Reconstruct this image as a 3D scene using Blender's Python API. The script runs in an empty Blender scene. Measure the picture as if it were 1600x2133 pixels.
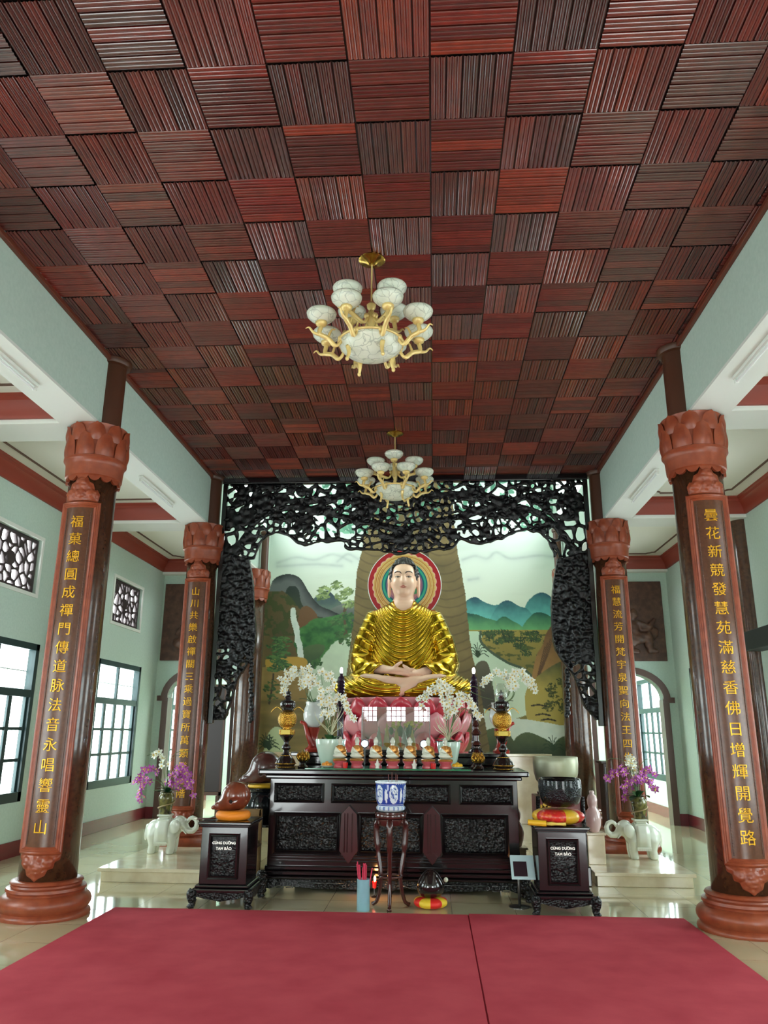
import bpy, math, random
import numpy as np
from mathutils import Vector, Matrix
random.seed(7); RNG = np.random.default_rng(11)
SC = bpy.context.scene; COL = SC.collection
PI = math.pi
# ------------------------------------------------------------------ camera, world, exposure
PITCH, YAW, ROLL, FPX = .2785, -.0643, .0068, 1600.
def _axes(p, y, r):
    f = np.array([math.sin(y)*math.cos(p), math.cos(y)*math.cos(p), math.sin(p)])
    rt = np.array([math.cos(y), -math.sin(y), 0.]); up = np.cross(rt, f)
    c, s = math.cos(r), math.sin(r)
    return c*rt+s*up, -s*rt+c*up, f
CR, CU, CF = _axes(PITCH, YAW, ROLL); CAMP = np.array([.45, 0., 1.625])
cd = bpy.data.cameras.new('camera'); cam = bpy.data.objects.new('camera', cd); COL.objects.link(cam)
cd.sensor_fit = 'HORIZONTAL'; cd.sensor_width = 36; cd.lens = 36*FPX/1600; cd.clip_start = .05; cd.clip_end = 200
cam.matrix_world = Matrix(((CR[0], CU[0], -CF[0], CAMP[0]), (CR[1], CU[1], -CF[1], CAMP[1]), (CR[2], CU[2], -CF[2], CAMP[2]), (0, 0, 0, 1)))
SC.camera = cam
def at(px, py, y):
    "point of the place seen at a photo pixel, at depth y"
    d = CR*((px-800)/FPX) - CU*((py-1066.5)/FPX) + CF
    return CAMP + d*(y/d[1])
SC.view_settings.view_transform = 'Standard'; SC.view_settings.look = 'None'
SC.view_settings.gamma = 1; SC.view_settings.use_curve_mapping = False
SC.view_settings.exposure = EXPOSURE = 0.95
WORLD = 7.0
w = bpy.data.worlds.new('daylight'); SC.world = w; w.use_nodes = True
bg = w.node_tree.nodes['Background']; bg.inputs[0].default_value = (.93, 1., 1., 1); bg.inputs[1].default_value = WORLD
SC.cycles.max_bounces = 10; SC.cycles.diffuse_bounces = 6; SC.cycles.glossy_bounces = 4; SC.cycles.transparent_max_bounces = 12
SC.cycles.transmission_bounces = 6; SC.cycles.caustics_reflective = False; SC.cycles.caustics_refractive = False
SC.cycles.sample_clamp_indirect = 6
def portal(loc, rot, sx, sy):
    l = bpy.data.lights.new('window_portal', 'AREA'); l.shape = 'RECTANGLE'; l.size = sx; l.size_y = sy
    l.cycles.is_portal = True
    o = bpy.data.objects.new('window_portal', l); COL.objects.link(o); o.location = loc; o.rotation_euler = rot
def lamp(name, kind, loc, power, color=(1, 1, 1), size=.1, rot=(0, 0, 0), **k):
    l = bpy.data.lights.new(name, kind); l.energy = power; l.color = color
    if kind == 'AREA': l.size = size
    elif kind != 'SUN': l.shadow_soft_size = size
    for a, b in k.items(): setattr(l, a, b)
    o = bpy.data.objects.new(name, l); COL.objects.link(o); o.location = loc; o.rotation_euler = rot
    return o
# ------------------------------------------------------------------ materials
def s2l(c): return tuple((x/12.92 if x <= .04045 else ((x+.055)/1.055)**2.4) for x in c)
def rgb(r, g, b): return s2l((r/255, g/255, b/255))
MATS = {}
def mat(name, col=(.5, .5, .5), rough=.5, metal=0., spec=.5, noise=None, bump=None, coat=0., attr=None, emit=None, trans=0., coatrough=.05, sss=0., voro=None):
    "col linear rgb; noise=(scale, col2, lo, hi[, stretch]); bump=(scale, strength, dist[, kind])"
    m = bpy.data.materials.new(name); m.use_nodes = True; nt = m.node_tree; N = nt.nodes; L = nt.links
    b = N['Principled BSDF']; b.inputs['Base Color'].default_value = (*col, 1); b.inputs['Roughness'].default_value = rough
    b.inputs['Metallic'].default_value = metal; b.inputs['Specular IOR Level'].default_value = spec
    b.inputs['Coat Weight'].default_value = coat; b.inputs['Coat Roughness'].default_value = coatrough
    if trans: b.inputs['Transmission Weight'].default_value = trans
    if sss:
        b.inputs['Subsurface Weight'].default_value = sss; b.inputs['Subsurface Radius'].default_value = (.03, .02, .015)
    if emit:
        b.inputs['Emission Color'].default_value = (*emit[0], 1); b.inputs['Emission Strength'].default_value = emit[1]
    tc = N.new('ShaderNodeTexCoord')
    src = None
    if attr:
        a = N.new('ShaderNodeAttribute'); a.attribute_name = attr; src = a.outputs['Color']
    if noise:
        mp = N.new('ShaderNodeMapping'); mp.inputs['Scale'].default_value = noise[4] if len(noise) > 4 else (1, 1, 1)
        L.new(tc.outputs['Object'], mp.inputs['Vector'])
        n = N.new('ShaderNodeTexNoise'); n.inputs['Scale'].default_value = noise[0]; n.inputs['Detail'].default_value = 6
        L.new(mp.outputs[0], n.inputs['Vector'])
        r = N.new('ShaderNodeMapRange'); r.inputs['From Min'].default_value = noise[2]; r.inputs['From Max'].default_value = noise[3]
        L.new(n.outputs['Fac'], r.inputs['Value'])
        mx = N.new('ShaderNodeMix'); mx.data_type = 'RGBA'; L.new(r.outputs[0], mx.inputs['Factor'])
        if src is not None:
            mx.blend_type = 'MULTIPLY'; L.new(src, mx.inputs['A'])
        else: mx.inputs['A'].default_value = (*col, 1)
        mx.inputs['B'].default_value = (*noise[1], 1); src = mx.outputs['Result']
    if voro:   # thin vein lines: (scale, colour, width)
        vt = N.new('ShaderNodeTexVoronoi'); vt.feature = 'DISTANCE_TO_EDGE'; vt.inputs['Scale'].default_value = voro[0]
        nz = N.new('ShaderNodeTexNoise'); nz.inputs['Scale'].default_value = voro[0]*.8
        va = N.new('ShaderNodeVectorMath'); va.operation = 'MULTIPLY_ADD'; va.inputs[1].default_value = (.12, .12, .12)
        L.new(tc.outputs['Object'], nz.inputs['Vector']); L.new(nz.outputs['Color'], va.inputs[0]); L.new(tc.outputs['Object'], va.inputs[2])
        L.new(va.outputs[0], vt.inputs['Vector'])
        r = N.new('ShaderNodeMapRange'); r.inputs['From Min'].default_value = 0; r.inputs['From Max'].default_value = voro[2]
        L.new(vt.outputs['Distance'], r.inputs['Value'])
        mx = N.new('ShaderNodeMix'); mx.data_type = 'RGBA'; L.new(r.outputs[0], mx.inputs['Factor'])
        mx.inputs['A'].default_value = (*voro[1], 1)
        if src is not None: L.new(src, mx.inputs['B'])
        else: mx.inputs['B'].default_value = (*col, 1)
        src = mx.outputs['Result']
    if src is not None: L.new(src, b.inputs['Base Color'])
    if bump:
        kind = bump[3] if len(bump) > 3 else 'noise'
        n = N.new('ShaderNodeTexVoronoi' if kind == 'voronoi' else 'ShaderNodeTexNoise'); n.inputs['Scale'].default_value = bump[0]
        if kind == 'noise': n.inputs['Detail'].default_value = 5
        L.new(tc.outputs['Object'], n.inputs['Vector'])
        bp = N.new('ShaderNodeBump'); bp.inputs['Strength'].default_value = bump[1]; bp.inputs['Distance'].default_value = bump[2]
        L.new(n.outputs[0], bp.inputs['Height']); L.new(bp.outputs[0], b.inputs['Normal'])
    MATS[name] = m
    return m
def pane_mat(name, tint, gloss=.08, rough=.0):
    m = bpy.data.materials.new(name); m.use_nodes = True; nt = m.node_tree; N = nt.nodes; L = nt.links
    N.remove(N['Principled BSDF']); t = N.new('ShaderNodeBsdfTransparent'); t.inputs[0].default_value = (*tint, 1)
    g = N.new('ShaderNodeBsdfGlossy'); g.inputs['Roughness'].default_value = rough
    f = N.new('ShaderNodeFresnel'); f.inputs[0].default_value = 1.45
    ad = N.new('ShaderNodeMath'); ad.operation = 'ADD'; ad.inputs[1].default_value = gloss; ad.use_clamp = True
    L.new(f.outputs[0], ad.inputs[0]); mx = N.new('ShaderNodeMixShader')
    ge = N.new('ShaderNodeNewGeometry'); iv = N.new('ShaderNodeMath'); iv.operation = 'SUBTRACT'; iv.inputs[0].default_value = 1; L.new(ge.outputs['Backfacing'], iv.inputs[1])
    ml = N.new('ShaderNodeMath'); ml.operation = 'MULTIPLY'; L.new(ad.outputs[0], ml.inputs[0]); L.new(iv.outputs[0], ml.inputs[1])
    L.new(ml.outputs[0], mx.inputs[0]); L.new(t.outputs[0], mx.inputs[1]); L.new(g.outputs[0], mx.inputs[2])
    L.new(mx.outputs[0], N['Material Output'].inputs[0]); MATS[name] = m
    return m
# ------------------------------------------------------------------ mesh helpers
class MB:
    def __init__(s): s.v = []; s.f = []; s.n = 0
    def add(s, v, f):
        v = np.asarray(v, float).reshape(-1, 3); s.v.append(v); o = s.n
        s.f += [tuple(int(i)+o for i in q) for q in f]; s.n += len(v); return s
    def box(s, a, b):
        x0, y0, z0 = a; x1, y1, z1 = b
        v = [(x0, y0, z0), (x1, y0, z0), (x1, y1, z0), (x0, y1, z0), (x0, y0, z1), (x1, y0, z1), (x1, y1, z1), (x0, y1, z1)]
        return s.add(v, [(3, 2, 1, 0), (4, 5, 6, 7), (0, 1, 5, 4), (1, 2, 6, 5), (2, 3, 7, 6), (3, 0, 4, 7)])
    def cbox(s, c, d): return s.box([c[i]-d[i]/2 for i in range(3)], [c[i]+d[i]/2 for i in range(3)])
    def lathe(s, prof, seg=24, c=(0, 0, 0), caps=True):
        v = []; f = []; n = len(prof)
        for r, z in prof:
            for k in range(seg):
                a = 2*PI*k/seg; v.append((c[0]+r*math.cos(a), c[1]+r*math.sin(a), c[2]+z))
        for i in range(n-1):
            for k in range(seg):
                k2 = (k+1) % seg; f.append((i*seg+k, i*seg+k2, (i+1)*seg+k2, (i+1)*seg+k))
        if caps: f.append(tuple(range(seg-1, -1, -1))); f.append(tuple((n-1)*seg+k for k in range(seg)))
        return s.add(v, f)
    def tube(s, pts, r, seg=8, caps=True):
        P = np.asarray(pts, float); n = len(P); rr = np.broadcast_to(np.asarray(r, float), (n,))
        T = np.gradient(P, axis=0); T /= np.linalg.norm(T, axis=1)[:, None]+1e-12
        ref = np.array([0, 0, 1.]) if abs(T[0][2]) < .9 else np.array([1., 0, 0])
        v = []; f = []
        u = np.cross(T[0], ref); u /= np.linalg.norm(u)
        for i in range(n):
            u = u - T[i]*np.dot(u, T[i]); u /= np.linalg.norm(u)+1e-12; w_ = np.cross(T[i], u)
            for k in range(seg):
                a = 2*PI*k/seg; v.append(P[i]+rr[i]*(math.cos(a)*u+math.sin(a)*w_))
        for i in range(n-1):
            for k in range(seg):
                k2 = (k+1) % seg; f.append((i*seg+k, i*seg+k2, (i+1)*seg+k2, (i+1)*seg+k))
        if caps: f.append(tuple(range(seg-1, -1, -1))); f.append(tuple((n-1)*seg+k for k in range(seg)))
        return s.add(v, f)
    def ell(s, c, r, seg=14, rings=9):
        pr = [(math.sin(PI*i/rings), -math.cos(PI*i/rings)) for i in range(rings+1)]
        pr[0] = (1e-4, -1); pr[-1] = (1e-4, 1)
        o = len(s.v); s.lathe(pr, seg); s.v[o] = s.v[o]*np.array(r)+np.array(c); return s
    def prism(s, poly, d0, d1, axis=1):
        "polygon in the plane across axis, extruded from d0 to d1 along it"
        n = len(poly); v = []
        for d in (d0, d1):
            for p in poly: v.append((d, p[0], p[1]) if axis == 0 else (p[0], d, p[1]) if axis == 1 else (p[0], p[1], d))
        f = [tuple(range(n)), tuple(range(2*n-1, n-1, -1))]+[(i, i+n, (i+1) % n+n, (i+1) % n) for i in range(n)]
        return s.add(v, f)
    def grid(s, G, cu=False):
        "G[i][j] -> 3d"
        G = np.asarray(G, float); a, b = G.shape[:2]; f = []
        for i in range(a-1):
            for j in range(b-1): f.append((i*b+j, (i+1)*b+j, (i+1)*b+j+1, i*b+j+1))
        return s.add(G.reshape(-1, 3), f)
    def xf(s, fn):
        s.v = [fn(x) for x in s.v]; return s
def mesh(name, mb, m, smooth=.6):
    me = bpy.data.meshes.new(name); V = np.concatenate(mb.v) if mb.v else np.zeros((0, 3))
    me.from_pydata(V.tolist(), [], mb.f); me.update()
    if m: me.materials.append(MATS[m] if isinstance(m, str) else m)
    if smooth:
        me.shade_smooth()
        if smooth < 3: me.set_sharp_from_angle(angle=smooth)
    return me
def link(name, me, parent=None, loc=(0, 0, 0), rz=0., label=None):
    o = bpy.data.objects.new(name, me); COL.objects.link(o); o.location = loc
    if rz: o.rotation_euler = (0, 0, rz)
    if parent: o.parent = parent
    if label: o['label'] = label
    return o
def part(name, mb, m, parent, smooth=.6, bevel=0, label=None, loc=(0, 0, 0)):
    o = link(name, mesh(name, mb, m, smooth), parent, loc, label=label)
    if bevel:
        b = o.modifiers.new('bevel', 'BEVEL'); b.width = bevel; b.segments = 2; b.limit_method = 'ANGLE'; b.angle_limit = .7
    return o
def tag(o, label, cat, group=None):
    o['label'] = label; o['category'] = cat; o['kind'] = 'thing'
    if group: o['group'] = group
    return o
def thing(name, label, cat, loc=(0, 0, 0), rz=0., group=None):
    o = bpy.data.objects.new(name, None); COL.objects.link(o); o.location = loc; o.rotation_euler = (0, 0, rz)
    o.empty_display_size = .1
    return tag(o, label, cat, group)
def solo(name, mb, m, label, cat, loc=(0, 0, 0), group=None, smooth=.6, bevel=0):
    return tag(part(name, mb, m, None, smooth, bevel, loc=loc), label, cat, group)
def struct(name, mb, m, parent=None, smooth=0, bevel=0):
    o = part(name, mb, m, parent, smooth, bevel)
    if not parent: o['kind'] = 'structure'
    return o
def dup(root, loc, rz=None, label=None, mirror=False):
    def cp(o, par):
        c = o.copy(); COL.objects.link(c)
        if par: c.parent = par
        for ch in list(o.children): cp(ch, c)
        return c
    r = cp(root, None); r.location = loc
    if rz is not None: r.rotation_euler = (0, 0, rz)
    if mirror: r.scale = (-1, 1, 1)
    if label: r['label'] = label
    return r
# ------------------------------------------------------------------ implicit surfaces
def snets(F, o, h):
    "surface nets of a sampled field, negative inside"
    S = F < 0; nx, ny, nz = F.shape
    cnt = np.zeros((nx-1, ny-1, nz-1), np.int8)
    cor = [(i, j, k) for i in (0, 1) for j in (0, 1) for k in (0, 1)]
    def sub(A, c): return A[c[0]:c[0]+nx-1, c[1]:c[1]+ny-1, c[2]:c[2]+nz-1]
    for c in cor: cnt += sub(S, c)
    act = (cnt > 0) & (cnt < 8); idx = np.full(act.shape, -1, np.int64); I = np.argwhere(act); idx[act] = np.arange(len(I))
    acc = np.zeros((len(I), 3)); n = np.zeros(len(I))
    vals = {c: sub(F, c)[act] for c in cor}
    for a in cor:
        for ax in range(3):
            if a[ax] == 0:
                b = list(a); b[ax] = 1; b = tuple(b); va, vb = vals[a], vals[b]
                m = (va < 0) != (vb < 0); t = np.where(m, va/np.where(m, va-vb, 1), 0)
                p = np.tile(np.array(a, float), (len(I), 1)); p[:, ax] += t
                acc[m] += p[m]; n[m] += 1
    V = (I+acc/np.maximum(n, 1)[:, None])*np.asarray(h)+np.asarray(o); Q = []
    for ax in range(3):
        u, v = [(1, 2), (2, 0), (0, 1)][ax]
        sl0 = [slice(None)]*3; sl1 = [slice(None)]*3; sl0[ax] = slice(0, -1); sl1[ax] = slice(1, None)
        for q in (u, v): sl0[q] = slice(1, -1); sl1[q] = slice(1, -1)
        A = S[tuple(sl0)]; B = S[tuple(sl1)]; E = np.argwhere(A != B)
        if not len(E): continue
        fl = A[A != B]; base = E.copy(); base[:, u] += 1; base[:, v] += 1
        c = []
        for du, dv in ((-1, -1), (0, -1), (0, 0), (-1, 0)):
            q = base.copy(); q[:, u] += du; q[:, v] += dv; c.append(idx[q[:, 0], q[:, 1], q[:, 2]])
        q = np.stack(c, 1); q[~fl] = q[~fl][:, ::-1]; Q.append(q)
    return V, np.concatenate(Q)
def sdf(fn, lo, hi, h):
    ax = [np.arange(lo[i]-2*h, hi[i]+2.5*h, h) for i in range(3)]
    X, Y, Z = np.meshgrid(*ax, indexing='ij')
    V, Q = snets(fn(X, Y, Z), [a[0] for a in ax], h)
    mb = MB(); mb.v = [V]; mb.f = [tuple(q) for q in Q.tolist()]; mb.n = len(V); return mb
def dE(P, c, r):
    X, Y, Z = P; a, b, d = (X-c[0])/r[0], (Y-c[1])/r[1], (Z-c[2])/r[2]
    k0 = np.sqrt(a*a+b*b+d*d)+1e-9; k1 = np.sqrt((a/r[0])**2+(b/r[1])**2+(d/r[2])**2)+1e-9
    return k0*(k0-1)/k1
def dC(P, a, b, ra, rb=None):
    rb = ra if rb is None else rb; X, Y, Z = P; a = np.array(a, float); b = np.array(b, float); d = b-a
    t = np.clip(((X-a[0])*d[0]+(Y-a[1])*d[1]+(Z-a[2])*d[2])/(d@d), 0, 1)
    return np.sqrt((X-a[0]-t*d[0])**2+(Y-a[1]-t*d[1])**2+(Z-a[2]-t*d[2])**2)-(ra+(rb-ra)*t)
def dP(P, pts, rs, k=0.):
    r = None
    for i in range(len(pts)-1):
        d = dC(P, pts[i], pts[i+1], rs[i], rs[i+1]); r = d if r is None else np.minimum(r, d)
    return r
def dB(P, c, d, r=.01):
    q = [np.abs(P[i]-c[i])-d[i]/2+r for i in range(3)]
    return np.sqrt(sum(np.maximum(x, 0)**2 for x in q))+np.minimum(np.maximum(np.maximum(q[0], q[1]), q[2]), 0)-r
def sm(a, b, k):
    h = np.clip(.5+.5*(b-a)/k, 0, 1); return b+(a-b)*h-k*h*(1-h)
def smax(a, b, k): return -sm(-a, -b, k)
def smu(l, k):
    r = l[0]
    for x in l[1:]: r = sm(r, x, k)
    return r
def h2(i, j, s=0):
    n = (i*374761393+j*668265263+s*974634777) & 0x7fffffff; n = ((n ^ (n >> 13))*1274126177) & 0x7fffffff
    return ((n ^ (n >> 16)) & 0xffff)/65535.
def vnoise(x, y, s=0):
    xi = np.floor(x).astype(np.int64); yi = np.floor(y).astype(np.int64); u = x-xi; v = y-yi
    u = u*u*(3-2*u); v = v*v*(3-2*v)
    return (h2(xi, yi, s)*(1-u)+h2(xi+1, yi, s)*u)*(1-v)+(h2(xi, yi+1, s)*(1-u)+h2(xi+1, yi+1, s)*u)*v
def fbm(x, y, s=0, o=4): return sum(vnoise(x*2**k, y*2**k, s+k)*.5**k for k in range(o))/(2-.5**(o-1))
def voronoi(x, y, s=0):
    xi = np.floor(x).astype(np.int64); yi = np.floor(y).astype(np.int64); f1 = np.full(x.shape, 9.); f2 = f1.copy(); c1 = np.zeros(x.shape)
    for di in (-2, -1, 0, 1, 2):
        for dj in (-2, -1, 0, 1, 2):
            a, b = xi+di, yi+dj; d = np.hypot(a+h2(a, b, s)-x, b+h2(a, b, s+9)-y)
            n = d < f1; f2 = np.where(n, f1, np.minimum(f2, d)); c1 = np.where(n, h2(a, b, s+5), c1); f1 = np.minimum(f1, d)
    return f1, f2, c1
def inpoly(x, y, P):
    r = np.zeros(x.shape, bool); n = len(P)
    for i in range(n):
        x0, y0 = P[i]; x1, y1 = P[(i+1) % n]
        if y0 == y1: continue
        c = ((y0 > y) != (y1 > y)) & (x < (x1-x0)*(y-y0)/(y1-y0)+x0); r ^= c
    return r
def segd(x, y, P, closed=True):
    r = np.full(x.shape, 9e9); n = len(P)
    for i in range(n if closed else n-1):
        x0, y0 = P[i]; x1, y1 = P[(i+1) % n]; dx, dy = x1-x0, y1-y0
        t = np.clip(((x-x0)*dx+(y-y0)*dy)/(dx*dx+dy*dy+1e-12), 0, 1); r = np.minimum(r, np.hypot(x-x0-t*dx, y-y0-t*dy))
    return r
def bez(pts, n=16):
    "smooth curve through points (Catmull-Rom)"
    P = [np.asarray(p, float) for p in pts]; P = [2*P[0]-P[1]]+P+[2*P[-1]-P[-2]]; out = []
    for i in range(1, len(P)-2):
        for t in np.linspace(0, 1, n, endpoint=False):
            a, b, c, d = P[i-1:i+3]
            out.append(.5*((2*b)+(c-a)*t+(2*a-5*b+4*c-d)*t*t+(3*b-a-3*c+d)*t**3))
    out.append(P[-2]); return np.array(out)
def slab(g, lo, hi, h, y0, t, hy=None):
    "thin carved slab: g(x,z) > 0 solid (metres to the edge), t half thickness (number or array fn), across y"
    hy = hy or t_half(t)/1.6
    xs = np.arange(lo[0]-2*h, hi[0]+2.5*h, h); zs = np.arange(lo[1]-2*h, hi[1]+2.5*h, h); tm = t_half(t)
    ys = np.arange(-tm-2*hy, tm+2.5*hy, hy)
    X, Z = np.meshgrid(xs, zs, indexing='ij'); G = g(X, Z); T = t(X, Z) if callable(t) else np.full(X.shape, t)
    F = np.maximum(-G[:, None, :], np.abs(ys)[None, :, None]-T[:, None, :])
    V, Q = snets(F, (xs[0], y0+ys[0], zs[0]), (h, hy, h))
    mb = MB(); mb.v = [V]; mb.f = [tuple(q) for q in Q.tolist()]; mb.n = len(V); return mb
def t_half(t): return t if not callable(t) else t.tm
def text_mb(body, size, bold=0., ext=.003, align='CENTER'):
    "lettering as a mesh in the x-z plane, facing -y"
    c = bpy.data.curves.new('lettering', 'FONT'); c.body = body; c.size = size; c.align_x = align; c.align_y = 'CENTER'
    c.extrude = ext; c.offset = bold; c.resolution_u = 4
    o = bpy.data.objects.new('lettering', c); COL.objects.link(o)
    bpy.context.view_layer.update()
    me = bpy.data.meshes.new_from_object(o.evaluated_get(bpy.context.evaluated_depsgraph_get()))
    V = np.array([v.co[:] for v in me.vertices]).reshape(-1, 3); F = [tuple(p.vertices) for p in me.polygons]
    bpy.data.objects.remove(o); bpy.data.curves.remove(c); bpy.data.meshes.remove(me)
    mb = MB()
    if len(V): mb.add(np.stack([V[:, 0], -V[:, 2], V[:, 1]], 1), F)
    return mb
# ------------------------------------------------------------------ palette
mat('wall_paint', rgb(194, 214, 203), .85, noise=(30, rgb(184, 206, 195), .3, .7))
mat('wall_white', rgb(222, 226, 220), .7)
mat('cream_ceiling', rgb(228, 229, 217), .75)
mat('terracotta', rgb(150, 72, 44), .36, noise=(14, rgb(124, 54, 33), .35, .75), bump=(40, .15, .004))
mat('terracotta_carved', rgb(158, 74, 50), .4, noise=(14, rgb(120, 50, 34), .35, .75), bump=(55, .9, .02, 'voronoi'))
mat('column_brown', rgb(82, 52, 34), .22, noise=(25, rgb(58, 36, 25), .35, .7), coat=.3)
mat('panel_brown', rgb(98, 58, 36), .3, noise=(30, rgb(80, 46, 28), .35, .7))
mat('trim_red', rgb(140, 54, 38), .45)
mat('trim_brown', rgb(104, 50, 32), .45)
mat('line_brown', rgb(96, 70, 58), .6)
mat('gilt', rgb(226, 168, 24), .38, metal=.35)
mat('baseboard_red', rgb(112, 34, 42), .25)
mat('window_teal', rgb(26, 52, 54), .4)
mat('lattice_dark', rgb(52, 40, 42), .5)
mat('lattice_cream', rgb(214, 210, 180), .6)
mat('door_brown', rgb(84, 56, 46), .4)
mat('bronze_relief', rgb(74, 46, 36), .38, noise=(9, rgb(104, 70, 54), .4, .7))
mat('black_lacquer', rgb(14, 12, 14), .16, noise=(6, rgb(17, 13, 17), .4, .7), coat=.5)
mat('black_carved', rgb(11, 12, 14), .34, spec=.4, coat=.1, bump=(42, .8, .02, 'voronoi'))
mat('red_lacquer_dark', rgb(54, 16, 20), .22, coat=.4)
mat('screen_black', rgb(9, 10, 12), .34, spec=.35, coat=.08, bump=(60, .5, .01))
mat('brass', rgb(196, 160, 80), .22, metal=1.)
mat('gold_resin', rgb(232, 204, 132), .32, metal=.25, coat=.3)
mat('alabaster', rgb(226, 230, 214), .35, voro=(11, rgb(168, 176, 162), .05), noise=(6, rgb(206, 214, 196), .4, .7), sss=.1, coat=.3)
mat('carpet', rgb(200, 80, 92), .95, spec=.1, noise=(3, rgb(184, 66, 80), .35, .7), bump=(700, .5, .004))
mat('carpet_seam', rgb(140, 34, 48), .95, spec=.1)
mat('marble_cream', rgb(224, 214, 186), .12, noise=(5, rgb(206, 192, 160), .4, .7), coat=.3)
pane_mat('window_glass', (.93, .97, .97), .04)
pane_mat('case_glass', (.82, .86, .86), .3)
pane_mat('clear_glass', (.96, .97, .97), .06)
def floor_mat():
    m = mat('floor_tile', rgb(202, 193, 160), .07, coat=.4); nt = m.node_tree; N = nt.nodes; L = nt.links; b = N['Principled BSDF']
    tc = N['Texture Coordinate']; k = N.new('ShaderNodeTexBrick'); k.offset = 0; k.inputs['Scale'].default_value = 1
    for n, v in (('Mortar Size', .0025), ('Brick Width', .6), ('Row Height', .6), ('Mortar Smooth', .1)): k.inputs[n].default_value = v
    k.inputs['Color1'].default_value = (*rgb(206, 198, 166), 1); k.inputs['Color2'].default_value = (*rgb(199, 190, 156), 1)
    k.inputs['Mortar'].default_value = (*rgb(140, 132, 108), 1)
    L.new(tc.outputs['Object'], k.inputs['Vector'])
    n = N.new('ShaderNodeTexNoise'); n.inputs['Scale'].default_value = 2.2; n.inputs['Detail'].default_value = 8
    L.new(tc.outputs['Object'], n.inputs['Vector']); mx = N.new('ShaderNodeMix'); mx.data_type = 'RGBA'; mx.blend_type = 'MULTIPLY'
    r = N.new('ShaderNodeMapRange'); r.inputs['From Min'].default_value = .3; r.inputs['From Max'].default_value = .7; r.inputs['To Min'].default_value = .0; r.inputs['To Max'].default_value = .5
    L.new(n.outputs[0], r.inputs[0]); L.new(r.outputs[0], mx.inputs['Factor']); L.new(k.outputs['Color'], mx.inputs['A']); mx.inputs['B'].default_value = (.86, .82, .7, 1)
    L.new(mx.outputs['Result'], b.inputs['Base Color'])
floor_mat()
NW, AW, YC = 3.05, 5.13, (7.55, 11.58, 15.6)     # nave half width, outer wall, column rows
ZB, ZC, ZA = 4.76, 5.54, 5.02                     # beam underside, nave ceiling, aisle ceiling
YB, YR, YE = -3.2, 16.0, 19.6                     # entrance wall, mural wall, end of rear room
HX = 7.1                                          # height of the chancel behind the screen
# ------------------------------------------------------------------ floor, walls
struct('floor', MB().box((-5.4, YB-.3, -.12), (5.4, YE+.3, 0)), 'floor_tile')
WINDOWS = [(.82, 2.77), (4.78, 6.73), (8.75, 10.70), (12.70, 14.65), (16.6, 18.55)]; WZ = (.69, 2.78); VZ = (3.45, 4.22)
VENT = [(a+.32, b-.32) for a, b in WINDOWS]
def side_wall(name, s):
    mb = MB(); x0, x1 = (AW, AW+.14) if s > 0 else (-AW-.14, -AW)
    def b(y0, y1, z0, z1): mb.box((x0, y0, z0), (x1, y1, z1))
    b(YB-.24, YE+.24, 0, WZ[0]); b(YB-.24, YE+.24, WZ[1], VZ[0]); b(YB-.24, YE+.24, VZ[1], ZA+.1)
    y = YB-.24
    for a, c in WINDOWS+[(YE+.24, 0)]:
        b(y, a, WZ[0], WZ[1]); y = c
    y = YB-.24
    for a, c in VENT+[(YE+.24, 0)]:
        b(y, a, VZ[0], VZ[1]); y = c
    return struct(name, mb, 'wall_paint')
side_wall('wall_left', -1); side_wall('wall_right', 1)
# entrance wall behind the camera: lattice lights, plus unseen doorways added for fill light
FILL_DOORS = [(-4.9, -2.6, 0, 3.0), (2.6, 4.9, 0, 3.0)]; LIGHTS = [(-1.71, -1.19), (-.92, -.36), (-.12, .42)]; LZ = (1.91, 2.36)
mb = MB()
def hole_wall(mb, y0, y1, xa, xb, za, zb, holes):
    xs = sorted({xa, xb, *[h[0] for h in holes], *[h[1] for h in holes]}); zs = sorted({za, zb, *[h[2] for h in holes], *[h[3] for h in holes]})
    for i in range(len(xs)-1):
        for k in range(len(zs)-1):
            cx, cz = (xs[i]+xs[i+1])/2, (zs[k]+zs[k+1])/2
            if not any(h[0] < cx < h[1] and h[2] < cz < h[3] for h in holes): mb.box((xs[i], y0, zs[k]), (xs[i+1], y1, zs[k+1]))
HIGH = []
hole_wall(mb, YB-.24, YB, -AW, AW, 0, ZC+.1, FILL_DOORS+[(a, b, *LZ) for a, b in LIGHTS]+HIGH)
struct('wall_entrance', mb, 'wall_paint')
mb = MB()
for a, b in LIGHTS:
    for k in range(5): x = a+(b-a)*k/4; mb.box((x-.012, YB-.14, LZ[0]), (x+.012, YB-.1, LZ[1]))
    for k in range(4): z = LZ[0]+(LZ[1]-LZ[0])*k/3; mb.box((a, YB-.14, z-.012), (b, YB-.1, z+.012))
struct('trim_lattice', mb, 'lattice_dark')
# rear wall of the rear room, mural wall carrier, cheeks of the chancel above the beams
struct('wall_rear', MB().box((-AW, YE, 0), (AW, YE+.24, ZA+.1)), 'wall_paint')
struct('wall_mural', MB().box((-NW-.3, YR+.02, 0), (NW+.3, YR+.3, HX)), 'wall_white')
CL = (12.1, 15.5, 5.75, 6.95)  # unseen clerestory openings, added to let more daylight into the chancel
for s, n in ((-1, 'left'), (1, 'right')):
    x0, x1 = sorted((s*NW, s*(NW+.4))); mb = MB()
    mb.box((x0, 11.75, ZC), (x1, CL[0], HX)); mb.box((x0, CL[1], ZC), (x1, YR+.02, HX)); mb.box((x0, CL[0], ZC), (x1, CL[1], CL[2])); mb.box((x0, CL[0], CL[3]), (x1, CL[1], HX))
    struct('wall_chancel_'+n, mb, 'wall_paint')
struct('wall_chancel_front', MB().box((-NW-.4, 11.62, ZC), (NW+.4, 11.75, HX)), 'wall_paint')
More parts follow.
